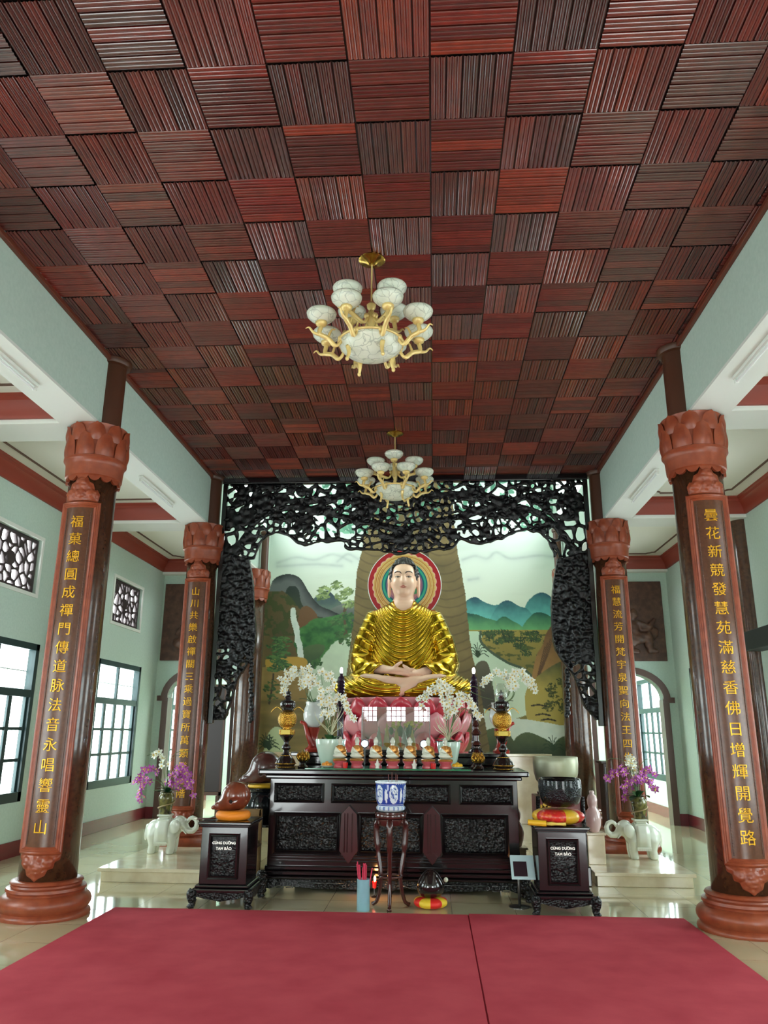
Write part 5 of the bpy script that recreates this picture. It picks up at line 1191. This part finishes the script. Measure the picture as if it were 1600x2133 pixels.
part('handle', MB().tube([(-.12, -.06, 0), (.06, .0, 0)], .0085, 8), 'dark_wood_red', t, 5); part('head', MB().ell((-.13, -.063, .004), (.022, .014, .014)), 'jade_white', t, 5)
# bowl gong on its cushion
mat('gong_black', rgb(18, 26, 30), .22, metal=.55, coat=.5, bump=(75, .9, .008, 'voronoi')); mat('gong_rim', rgb(20, 24, 28), .2, metal=.6, coat=.5)
def cushion(t, R, h, m1, m2, n, z0=0.):
    G = []
    for k in range(n):
        mb = MB(); g = []
        for a in np.linspace(2*PI*k/n, 2*PI*(k+1)/n, 9):
            u = (a*n/(2*PI))-k; b = 1+.09*math.sin(PI*u); g.append([(R*b*math.cos(f)**.7*math.cos(a) if f < PI/2-.001 else 0, R*b*math.cos(f)**.7*math.sin(a) if f < PI/2-.001 else 0, z0+h/2+h/2*(1.1*math.sin(f)-.1*math.sin(f)**3 if f < 0 else math.sin(f)*(1-.25*(1-math.cos(f))))) for f in np.linspace(-PI/2+.01, PI/2, 12)])
        mb.grid(np.array(g)); part('gore', mb, m2 if k % (3 if n == 9 else 2) == 1 else m1, t, 5)
t = thing('cushion', 'red and gold satin cushion under the black bowl gong', 'cushion', (1.66, 8.17, LID)); cushion(t, .235, .16, 'red_satin', 'gold_satin', 9)
solo_g = thing('bowl_gong', 'black hammered bowl gong on the red and gold cushion of the right donation box', 'gong', (1.69, 8.17, LID+.158))
part('bowl', MB().lathe([(.02, 0), (.12, .006), (.18, .04), (.205, .1), (.212, .18), (.208, .25)], 44, caps=False), 'gong_black', solo_g, 5)
part('rim', MB().lathe([(.207, .245), (.2, .272), (.188, .272), (.19, .2), (.17, .06), (.05, .02), (.001, .02)], 44, caps=False), 'gong_rim', solo_g, 5)
t = thing('striker', 'yellow padded gong striker lying on the edge of the right donation box', 'striker', (1.44, 7.945, LID+.027)); part('pad', MB().tube([(-.10, .02, .008), (.07, -.01, 0)], [.027]*2, 12), 'offer_yellow', t, .8)
part('handle', MB().tube([(.07, -.01, 0), (.12, -.018, 0), (.16, -.024, 0), (.25, -.035, 0)], [.014, .018, .013, .016], 10), 'cone_gold', t, 5)
# ------------------------------------------------------------------ incense burner on its tall stand
def blue_white():
    n = 120; prof = [(.10, 0), (.125, .006), (.142, .02), (.145, .04), (.132, .052), (.128, .06), (.135, .075), (.148, .12), (.152, .2), (.153, .262), (.158, .27), (.158, .283), (.145, .283), (.14, .25), (.135, .22), (.001, .22)]
    P = []; 
    for i in range(len(prof)-1):
        for s in np.linspace(0, 1, 7, endpoint=False): P.append(np.array(prof[i])*(1-s)+np.array(prof[i+1])*s)
    P.append(np.array(prof[-1])); P = np.array(P); A = np.linspace(0, 2*PI, n); R = np.repeat(P[:, :1], n, 1); Z = np.repeat(P[:, 1:], n, 1); AA = np.repeat(A[None], len(P), 0)
    C = np.empty(R.shape+(3,)); C[:] = rgb(214, 226, 234); blue = np.array(rgb(34, 66, 150)); lt = np.array(rgb(110, 140, 196))
    a = np.mod(AA*6/(2*PI)+.75, 1)-.5     # six cartouches
    q = ((np.abs(a)/.27)**2.5+(np.abs(Z-.165)/.085)**2.5)
    C[(q > 1) & (Z > .07) & (Z < .262)] = blue; C[(q > .8) & (q < 1.0)] = rgb(220, 230, 238)
    C[(np.abs(np.abs(a)-.5) < .1*(1-((Z-.15)/.07)**2)) & (Z > .08) & (Z < .22)] = rgb(222, 232, 240)
    w = vnoise(AA*22, Z*120, 3); C[(q < .5) & (w > .62)] = blue; C[(q < .5) & (w > .52) & (w <= .62)] = lt
    C[(Z > .245) & (Z < .265) & (np.sin(AA*40) > -.6)] = blue; C[(Z > .018) & (Z < .05) & (np.sin(AA*18) > .5)] = lt; C[(Z > .056) & (Z < .066)] = blue
    C[(R < .138) & (Z > .215) & (np.arange(len(P))[:, None] > 70)] = rgb(120, 116, 108)
    mb = MB().grid(np.stack([R*np.cos(AA), R*np.sin(AA), Z], -1)[:, ::-1]); me = mesh('incense_burner', mb, mat('porcelain', (.8, .8, .8), .12, attr='paint', coat=.5), 5)
    at_ = me.color_attributes.new('paint', 'FLOAT_COLOR', 'POINT'); at_.data.foreach_set('color', np.concatenate([C, np.ones(R.shape+(1,))], -1)[:, ::-1].reshape(-1).astype(np.float32)); return me
SX, SY, SH = .014, 8.12, .868
tag(link('incense_burner', blue_white(), None, (SX, SY, SH)), 'blue and white porcelain incense burner on the tall three-legged stand', 'incense burner')
t = thing('burner_stand', 'tall slender dark wooden stand with curved legs under the porcelain burner', 'stand', (SX, SY, 0)); 
part('stand_top', MB().lathe([(.12, .80), (.15, .81), (.155, .83), (.15, .845), (.16, .85), (.16, .866), (.02, .867)], 36), 'dark_wood_red', t, .8)
ap = MB().lathe([(.135, .74), (.145, .75), (.145, .80), (.12, .80)], 36, caps=False); part('apron', ap, 'dark_wood_red', t, .8)
lg = mesh('leg', MB().tube(bez([(0, -.10, .80), (0, -.165, .72), (0, -.15, .5), (0, -.11, .25), (0, -.15, .06), (0, -.20, .012)], 8), [.034]*8+[.03]*8+[.022]*8+[.019]*8+[.018]*8+[.024], 12), 'dark_wood_red', 5)
for a in (0, 2*PI/3, 4*PI/3): link('leg', lg, t, (0, 0, 0), a)
part('stretcher', MB().tube([(.11*math.cos(a), .11*math.sin(a), .28) for a in np.linspace(0, 2*PI, 31)], .011, 8, False), 'dark_wood_red', t, 5)
mat('joss_red', rgb(206, 52, 84), .6); mat('joss_grey', rgb(150, 90, 84), .7)
for i, (x, y, h) in enumerate(((-.02, -.05, .075), (.012, -.03, .095), (.05, -.06, .085), (.06, 0, .07))):
    solo('burning_joss', MB().tube([(0, 0, -.05), (x*.08, 0, h)], .0022, 5), 'joss_grey', 'thin burning joss stick standing in the porcelain incense burner', 'joss stick', (SX+x, SY+y, SH+.272), 'joss sticks in the burner', 5)
# vase of joss sticks
mat('vase_blue', rgb(140, 184, 196), .2, coat=.4)
VX, VY = -.236, 7.98
solo('joss_vase', MB().lathe([(.058, 0), (.062, .006), (.062, .27), (.064, .275), (.057, .275), (.055, .02), (.001, .02)], 30, caps=False), 'vase_blue', 'pale blue cylinder vase on the floor holding red joss sticks', 'vase', (VX, VY, 0), smooth=.8)
r = random.Random(2)
for k in range(16):
    a, q = r.uniform(0, 6.28), .045*math.sqrt(r.uniform(0, 1)); bx, by = q*math.cos(a)*.6, q*math.sin(a)*.6; L = .37+r.uniform(0, .05); s = bx*1.1-.03+(.06 if k in (3, 9, 0) else 0)
    solo('joss_stick', MB().tube([(bx, by, .024), (bx+s, by*1.8, L)], .0058, 6), 'joss_red', 'unlit red joss stick in the pale blue vase', 'joss stick', (VX, VY, 0), 'red joss sticks in the blue vase', 5)
# small black gong on the floor with cushion and stick
t = thing('floor_cushion', 'red and yellow cushion on the floor under the small black gong', 'cushion', (.40, 8.16, 0)); cushion(t, .155, .105, 'red_cloth', 'yellow_cloth', 8)
def blackfish(X, Y, Z): P = (X, Y, Z); d = sm(dE(P, (0, 0, .085), (.132, .12, .115)), dE(P, (0, 0, .17), (.07, .07, .07)), .06); d = smax(d, -dC(P, (-.12, -.135, .08), (.12, -.135, .08), .014), .006); return smax(d, -Z, .01)
o = part('floor_gong', sdf(blackfish, (-.14, -.14, 0), (.14, .14, .25), .0065), 'lamp_black', None, 5, loc=(.40, 8.16, .10)); tag(o, 'small glossy black wooden fish on the red and yellow floor cushion', 'wooden fish')
t = thing('floor_striker', 'thin striker with a cream ball head resting beside the black floor gong', 'striker', (.50, 8.36, .0)); part('handle', MB().tube([(-.10, .03, .01), (.045, 0, .205)], .006, 8), 'dark_wood_red', t, 5); part('head', MB().ell((.053, -.002, .215), (.022, .022, .024)), 'jade_white', t, 5)
# red votive candle by the altar apron
mat('flame', rgb(255, 190, 90), .4, emit=((1., .45, .12), 14)); mat('votive_red', rgb(226, 30, 30), .15, coat=.4)
t = thing('votive_candle', 'small red glass candle with a flame on the ledge at the foot of the altar', 'candle', (-.175, 8.69, .171)); 
t.location = (-.175, 8.58, 0)
part('stick', MB().lathe([(.03, 0), (.032, .01), (.008, .02), (.008, .085)], 14), 'lamp_black', t, .8); part('cup', MB().lathe([(.012, .083), (.022, .09), (.026, .15), (.023, .15), (.018, .1)], 16), 'votive_red', t, .8); part('flame', MB().ell((.004, 0, .175), (.012, .012, .03)), 'flame', t, 5)
lamp('votive_flame_light', 'POINT', (-.175, 8.53, .22), 1.2, (1, .4, .12), .02)
# white card on a tilted sign stand
mat('sign_white', rgb(196, 222, 226), .35); mat('print_maroon', rgb(44, 24, 34), .5); mat('steel_grey', rgb(86, 84, 82), .35, metal=.7)
t = thing('sign_stand', 'low sign stand with a tilted pale card bearing a dark square, left of the right donation box', 'sign', (1.26, 8.24, 0)); 
t['label'] = 'low stand with a tilted pale card bearing a dark square'
def tilt(v): c, s = math.cos(.9), math.sin(.9); y = v[:, 1]; return np.stack([v[:, 0], y*c-v[:, 2]*0, .36+v[:, 1]*s+v[:, 2]], 1)
cardp = part('card', MB().box((-.075, -.12, -.006), (.155, .12, .006)).xf(tilt), 'sign_white', t, 0, .003); part('printed_square', MB().box((-.05, -.10, .0065), (.08, .05, .0085)).xf(tilt).xf(lambda v: v+np.array([0, -.004, 0])), 'print_maroon', cardp, 0)
part('pole', MB().tube([(.0, .02, .01), (.0, .02, .36)], .014, 10), 'steel_grey', t, 5); part('foot', MB().lathe([(.1, 0), (.1, .008), (.02, .016)], 20).xf(lambda v: v+np.array([0, .02, 0])), 'steel_grey', t, .8)
# ------------------------------------------------------------------ marble daises with elephants
for s, n in ((-1, 'left'), (1, 'right')):
    a, b = sorted((s*(1.95 if s < 0 else 2.2), s*3.3)); y0 = 9.08 if s < 0 else 9.36
    solo('marble_dais', MB().box((a+.03, y0+.035, 0), (b-.03, 10.72, .11)).box((a, y0, .11), (b, 10.75, .148)), 'marble_cream', 'low cream marble dais on the floor at %s under the white elephant' % n, 'dais', smooth=0, bevel=.006, group='marble daises')
mat('ceramic_white', rgb(222, 228, 214), .22, coat=.5); mat('vase_olive', rgb(116, 112, 60), .25, coat=.5, noise=(20, rgb(48, 46, 26), .42, .62)); mat('vase_dragon', rgb(150, 130, 86), .3, coat=.3)
def eleph(X, Y, Z):
    P = (X, Y, Z); d = smu([dE(P, (-.02, 0, .27), (.2, .118, .125)), dE(P, (-.12, 0, .25), (.115, .115, .135)), dE(P, (.07, 0, .27), (.12, .11, .125))], .05)
    for x in (-.135, .10):
        for y in (-.062, .062): d = sm(d, dP(P, [(x, y, .2), (x+.012, y, .1), (x, y, .03)], [.068, .05, .05]), .03)
    h = sm(dE(P, (.2, 0, .345), (.085, .082, .09)), dE(P, (.17, 0, .40), (.05, .06, .04)), .03); d = sm(d, h, .04)
    tr = [(.25, 0, .31), (.30, 0, .268), (.355, 0, .265), (.395, 0, .30), (.405, 0, .355), (.385, 0, .40), (.34, 0, .42), (.305, 0, .405), (.292, 0, .38)]
    d = sm(d, dP(P, tr, [.045, .038, .034, .031, .029, .027, .025, .022, .018]), .03)
    for s in (-1, 1):
        d = sm(d, np.maximum(dE(P, (.155, s*.106, .325), (.068, .022, .08)), -9), .012); d = sm(d, dC(P, (.24, s*.04, .28), (.285, s*.05, .235), .014, .008), .01)
    d = sm(d, dP(P, [(-.23, 0, .32), (-.25, 0, .22), (-.24, 0, .16)], [.018, .012, .014]), .02)
    return np.maximum(d, -Z+.001)
em = mesh('elephant', sdf(eleph, (-.3, -.15, 0), (.46, .15, .46), .0068), 'ceramic_white', 5)
cl = MB(); G = []
for a in np.linspace(-1.75, 1.75, 23): G.append([(x, (.13+.006*(x > -.1))*math.sin(a) if abs(a) < 1.57 else math.copysign(.135, a), .27+.145*math.cos(a) if abs(a) < 1.57 else .27-(abs(a)-1.57)*.75) for x in (-.09, -.03, .03, .075)])
cl.grid(np.array(G)[:, ::-1]); clm = mesh('saddle_cloth', cl, 'ceramic_white', 5); fgm = []
for y in (-.137, .137):
    fg = MB().box((-.091, y-.003, .128), (.076, y+.003, .146))
    for k in range(14): fg.box((-.09+k*.012, y-.004, .105), (-.082+k*.012, y+.004, .142))
    fgm.append(mesh('fringe', fg, 'ceramic_white', 0))
sd = mesh('saddle_stand', MB().box((-.085, -.085, .36), (.07, .085, .405)).box((-.07, -.07, .405), (.055, .07, .435)).box((-.09, -.09, .435), (.075, .09, .458)), 'ceramic_white', 0)
vs = mesh('vase', MB().lathe([(.07, 0), (.075, .01), (.07, .03), (.085, .1), (.098, .17), (.1, .2), (.085, .235), (.075, .245), (.085, .26), (.078, .26), (.068, .245), (.001, .2)], 30, caps=False), 'vase_olive', 5)
dr = MB().tube([((.084+.018*math.sin(PI*t))*math.cos(7*t+2), (.084+.018*math.sin(PI*t))*math.sin(7*t+2), .03+.19*t) for t in np.linspace(0, 1, 40)], .009, 7)
drm = mesh('raised_band', dr, 'vase_dragon', 5)
def elephant(x, y, s, label, vlabel):
    t = thing('elephant_stool', label, 'elephant', (x, y, .148), 0, 'white ceramic elephants'); 
    if s < 0: t.rotation_euler = (0, 0, PI)
    o = link('elephant_body', em, t); c = link('saddle_cloth', clm, o); [link('fringe', f_, c) for f_ in fgm]; q = link('saddle_stand', sd, t); b = q.modifiers.new('bevel', 'BEVEL'); b.width = .006
    for m_ in (c,): z = m_.modifiers.new('solid', 'SOLIDIFY'); z.thickness = .006
    v = link('flower_vase', vs, None, (x-.01*s, y, .148+.458)); tag(v, vlabel, 'vase', 'olive vases on the elephants'); link('raised_band', drm, v)
    return (x-.01*s, y, .148+.458)
vl = elephant(-2.94, 10.2, 1, 'white ceramic elephant with raised trunk on the left dais, facing right', 'olive brown vase on the left elephant')
vr = elephant(2.98, 10.4, -1, 'white ceramic elephant with raised trunk on the right dais, facing left', 'olive brown vase on the right elephant')
def arr(loc, label, px, y, seed):
    S = [('petal_purple', w2(p, y, loc)) for p in px['p']]+[('petal_white', w2(p, y, loc)) for p in px['w']]
    return orchid(loc, label, None, S, 9, .25, seed, dens=.021, sc=1.35, start=.5, group='orchid bouquets on the elephants', name='orchid_bouquet')
arr(vl, 'purple and white artificial orchids in the vase on the left elephant', {'p': [[(335, 1625), (322, 1604), (302, 1604), (289, 1628)], [(337, 1635), (325, 1625), (300, 1632), (294, 1665)], [(350, 1625), (362, 1602), (385, 1602), (397, 1650)], [(350, 1635), (358, 1622), (378, 1620), (396, 1640)], [(345, 1640), (348, 1628), (356, 1630), (362, 1640)], [(350, 1630), (366, 1612), (376, 1608), (390, 1618)]], 'w': [[(342, 1610), (340, 1578), (325, 1570), (306, 1574)], [(348, 1605), (356, 1580), (372, 1566), (396, 1566)], [(350, 1600), (362, 1578), (378, 1572)]]}, 10.2, 21)
arr(vr, 'purple and white artificial orchids in the vase on the right elephant', {'p': [[(1318, 1630), (1305, 1606), (1280, 1606), (1262, 1625)], [(1330, 1630), (1342, 1606), (1358, 1606), (1366, 1618)], [(1322, 1640), (1315, 1628), (1303, 1640), (1297, 1660)], [(1330, 1635), (1335, 1622), (1352, 1632), (1366, 1652)], [(1326, 1640), (1322, 1624), (1318, 1622), (1328, 1626)], [(1326, 1635), (1340, 1622), (1352, 1624), (1360, 1640)]], 'w': [[(1318, 1605), (1310, 1582), (1305, 1580), (1315, 1592)], [(1320, 1600), (1316, 1578), (1322, 1590)], [(1315, 1610), (1300, 1585), (1272, 1580), (1262, 1588)], [(1330, 1605), (1345, 1582), (1358, 1585)]]}, 10.4, 22)
# ------------------------------------------------------------------ instruments and seats either side of the altar
mat('gong_bronze', rgb(176, 180, 156), .42, metal=.35, noise=(4, rgb(156, 156, 122), .35, .7)); mat('pot_black', rgb(20, 24, 28), .12, coat=.6); mat('red_board', rgb(120, 30, 24), .4); mat('light_wood', rgb(156, 124, 78), .4, noise=(3, rgb(132, 102, 60), .35, .7, (1, 1, 8))); mat('seat_tan', rgb(206, 190, 140), .6); mat('pink_glaze', rgb(204, 176, 174), .12, coat=.6)
BGX, BGY = 1.87, 9.6
t = thing('great_gong', 'large pale bronze bowl gong standing right of the altar behind the right donation box', 'gong', (BGX, BGY, .98)); 
t['label'] = 'large pale bronze bowl gong standing right of the altar table'
part('bowl', MB().lathe([(.03, 0), (.12, .01), (.19, .05), (.235, .12), (.255, .2), (.262, .3), (.26, .372), (.252, .378), (.247, .37), (.248, .3), (.2, .1), (.001, .03)], 48, caps=False), 'gong_bronze', t, 5)
t = thing('gong_stand', 'black carved stand with red panels carrying the large pale gong', 'stand', (BGX, BGY, 0)); part('stand_top', MB().lathe([(.2, .93), (.23, .94), (.23, .965), (.2, .98)], 32), 'black_lacquer', t, .8)
part('panel', MB().box((-.27, -.2, .2), (.27, .2, .93)), 'red_board', t, 0, .006); part('plinth', MB().box((-.3, -.23, .0), (.3, .23, .2)), 'black_lacquer', t, 0, .01)
fl = MB()
for a, L in ((1.57, .12), (.9, .11), (2.25, .11), (.25, .1), (2.9, .1)): fl.prism([(-.17+L*math.cos(a)*u-.032*math.sin(PI*u)*math.sin(a)*q, .76+L*math.sin(a)*u+.032*math.sin(PI*u)*math.cos(a)*q) for q, us in ((1, np.linspace(0, 1, 7)), (-1, np.linspace(1, 0, 7)[1:-1])) for u in us], -.206, -.199)
part('painted_lotus', fl, 'offer_yellow', t, 0, label='yellow painted lotus')
m = MB().lathe([(.03, .62), (.07, .64), (.09, .7), (.07, .76), (.09, .80), (.1, .85), (.05, .9)], 20); m.xf(lambda v: v+np.array([-.06, -.26, 0]))
for x in (-.25, .25): part('post', MB().tube([(x, -.225, .2), (x, -.225, .93)], .024, 10), 'black_carved', t, 5)
t = thing('great_wooden_fish', 'large dark wooden fish drum left of the altar table', 'wooden fish', (-1.64, 9.85, 1.0))
o = part('drum', sdf(fish_sdf(1.32), (-.32, -.22, 0), (.26, .22, .4), .011), 'fish_wood_dark', t, 5); part('sound_slit', MB().tube([(.02, -.173, .13), (.1, -.155, .155), (.2, -.08, .185)], .004, 6), 'slot_dark', o, 5)
t = thing('fish_stand', 'glossy black round pot stand under the large wooden fish', 'stand', (-1.66, 9.85, 0)); part('pot', MB().lathe([(.16, .56), (.20, .62), (.225, .72), (.22, .82), (.18, .88), (.165, .9), (.2, .93), (.2, .955), (.15, .955)], 32), 'pot_black', t, .9)
part('table_top', MB().box((-.26, -.26, .53), (.26, .26, .56)), 'black_lacquer', t, 0, .006)
part('cushion_roll', MB().tube([(.15*math.cos(a), .15*math.sin(a), .978) for a in np.linspace(0, 2*PI, 25)], .022, 8, False), 'gold_satin', t, 5)
for x in (-.22, .22):
    for y in (-.22, .22): part('leg', MB().box((x-.02, y-.02, 0), (x+.02, y+.02, .53)), 'black_lacquer', t, 0, .004)
def chair(x, y, label):
    t = thing('wooden_chair', label, 'chair', (x, y, 0), 0, 'light wooden chairs'); part('seat', MB().box((-.21, -.2, .40), (.21, .2, .43)), 'light_wood', t, 0, .008); part('seat_pad', MB().box((-.19, -.18, .431), (.19, .18, .465)), 'seat_tan', t, 0, .012)
    for a in (-.19, .19): part('leg', MB().box((a-.018, -.19, 0), (a+.018, -.155, .40)), 'light_wood', t, 0, .004); part('leg', MB().box((a-.018, .16, 0), (a+.018, .195, .78)), 'light_wood', t, 0, .004)
    part('top_rail', MB().box((-.2, .16, .70), (.2, .19, .78)), 'light_wood', t, 0, .006)
    for k in range(5): part('slat', MB().box((-.14+.07*k-.014, .168, .43), (-.14+.07*k+.014, .182, .70)), 'light_wood', t, 0, .003)
chair(-1.69, 8.95, 'light wooden chair half hidden between the left donation box and the altar')
chair(1.74, 8.85, 'light wooden chair half hidden behind the right donation box')
def gourd(x, y, h, label):
    o = solo('glazed_jar', MB().lathe([(.07, 0), (.08, .01), (.11, .1), (.12, .2), (.1, .3), (.06, .36), (.075, .42), (.08, .48), (.06, .54), (.03, .57), (.04, .6), (.03, .62), (.001, .62)], 28), 'pink_glaze', label, 'jar', (x, y, h), 'pink glazed jars', 5); o.scale = (.78, .78, .75)
for x, y, l in ((1.40, 9.80, 'right of the altar table'), (2.34, 9.98, 'behind the right donation box')):
    z = .148 if x > 2.3 else 0
    t = thing('jar_plinth', 'white square plinth under the pink jar '+l, 'plinth', (x, y, z), 0, 'white jar plinths'); part('block', MB().box((-.1, -.1, 0), (.1, .1, .32)), 'marble_cream', t, 0, .006); part('cap', MB().box((-.12, -.12, .32), (.12, .12, .345)), 'marble_cream', t, 0, .006)
    gourd(x, y, z+.345, 'pink glazed gourd shaped jar on a plinth '+l)
# ------------------------------------------------------------------ rear aisles: relief plaques, cabinets, board
def plaque(cx, label, seed):
    t = thing('relief_plaque', label, 'plaque', (cx, 15.49, 0), 0, 'bronze relief plaques'); W = .62; z0, z1 = 2.98, 4.55
    part('board', MB().box((-W, -.03, z0), (W, -.001, z1)), 'bronze_relief', t, 0, .006)
    def fg_(X, Y, Z):
        P = (X, Y*1.6, Z); d = smu([dE(P, (-.02, -.05, .52), (.15, .12, .24)), dE(P, (.02, -.08, .86), (.09, .1, .11)), dP(P, [(-.12, -.08, .68), (-.26, -.1, .5), (-.1, -.12, .42)], [.07, .06, .05]), dP(P, [(.12, -.08, .68), (.30, -.1, .6), (.42, -.08, .74)], [.07, .06, .04]), dP(P, [(.0, -.08, .36), (.26, -.1, .42), (.3, -.1, .16), (.4, -.1, .14)], [.12, .1, .07, .05]), dP(P, [(-.05, -.08, .34), (-.26, -.1, .3), (-.1, -.1, .14), (.05, -.1, .13)], [.12, .1, .07, .05]), dE(P, (.3, -.02, .5), (.2, .07, .16))], .04)
        return d+.02*np.sin(X*34+Z*20)*np.sin(Z*38-X*8)*.5
    part('relief_figure', sdf(fg_, (-.45, -.16, .02), (.55, .02, 1.02), .016).xf(lambda v: v+np.array([0, -.03, z0+.05])), 'bronze_relief', t, 5)
plaque(4.38, 'brown relief plaque of a dancing figure above the right arch', 3); plaque(-4.46, 'brown relief plaque above the left arch, mostly behind the second column', 4)
mat('cabinet_dark', rgb(52, 42, 42), .35)
def cabinet(x, label):
    t = thing('cabinet', label, 'cabinet', (x, 14.35, 0), 0, 'dark cabinets at the rear'); part('carcass', MB().box((-.3, -.2, .06), (.3, .2, 1.12)), 'cabinet_dark', t, 0, .006); part('top', MB().box((-.34, -.24, 1.12), (.34, .24, 1.16)), 'cabinet_dark', t, 0, .008); part('plinth', MB().box((-.28, -.18, 0), (.28, .18, .06)), 'lamp_black', t)
    for a, b in ((-.28, -.01), (.01, .28)):
        m = MB(); framed(m, a, b, .12, 1.08, -.2, .04, .02); d = part('door', m, 'cabinet_dark', t, .5); part('knob', MB().ell((b-.05 if a < -.1 else a+.05, -.225, .6), (.012, .014, .012)), 'brass', d, 5)
    for k in range(6): part('baluster', MB().tube([(-.25+.1*k, -.205, .2), (-.25+.1*k, -.205, 1.0)], .012, 6), 'cabinet_dark', t, 5)
cabinet(3.66, 'dark cabinet with balusters against the rear of the right aisle')
solo('black_pot', MB().lathe([(.07, 0), (.12, .06), (.13, .14), (.09, .2), (.08, .22), (.1, .25), (.07, .25), (.06, .2)], 24), 'pot_black', 'small black pot standing on the dark rear cabinet at right', 'pot', (3.7, 14.3, 1.16))
t = thing('standing_board', 'tall dark framed board leaning at the rear of the left aisle', 'board', (-3.85, 15.3, 0)); part('panel', MB().box((-.2, -.02, .5), (.2, .02, 2.45)), 'cabinet_dark', t, 0, .006); part('frame', MB().box((-.24, -.03, .44), (-.2, .03, 2.5)).box((.2, -.03, .44), (.24, .03, 2.5)).box((-.24, -.03, 2.45), (.24, .03, 2.5)).box((-.24, -.03, .44), (.24, .03, .5)), 'door_brown', t)
for x in (-.2, .2): part('foot', MB().box((x-.03, -.12, 0), (x+.03, .12, .44)), 'door_brown', t, 0, .006)
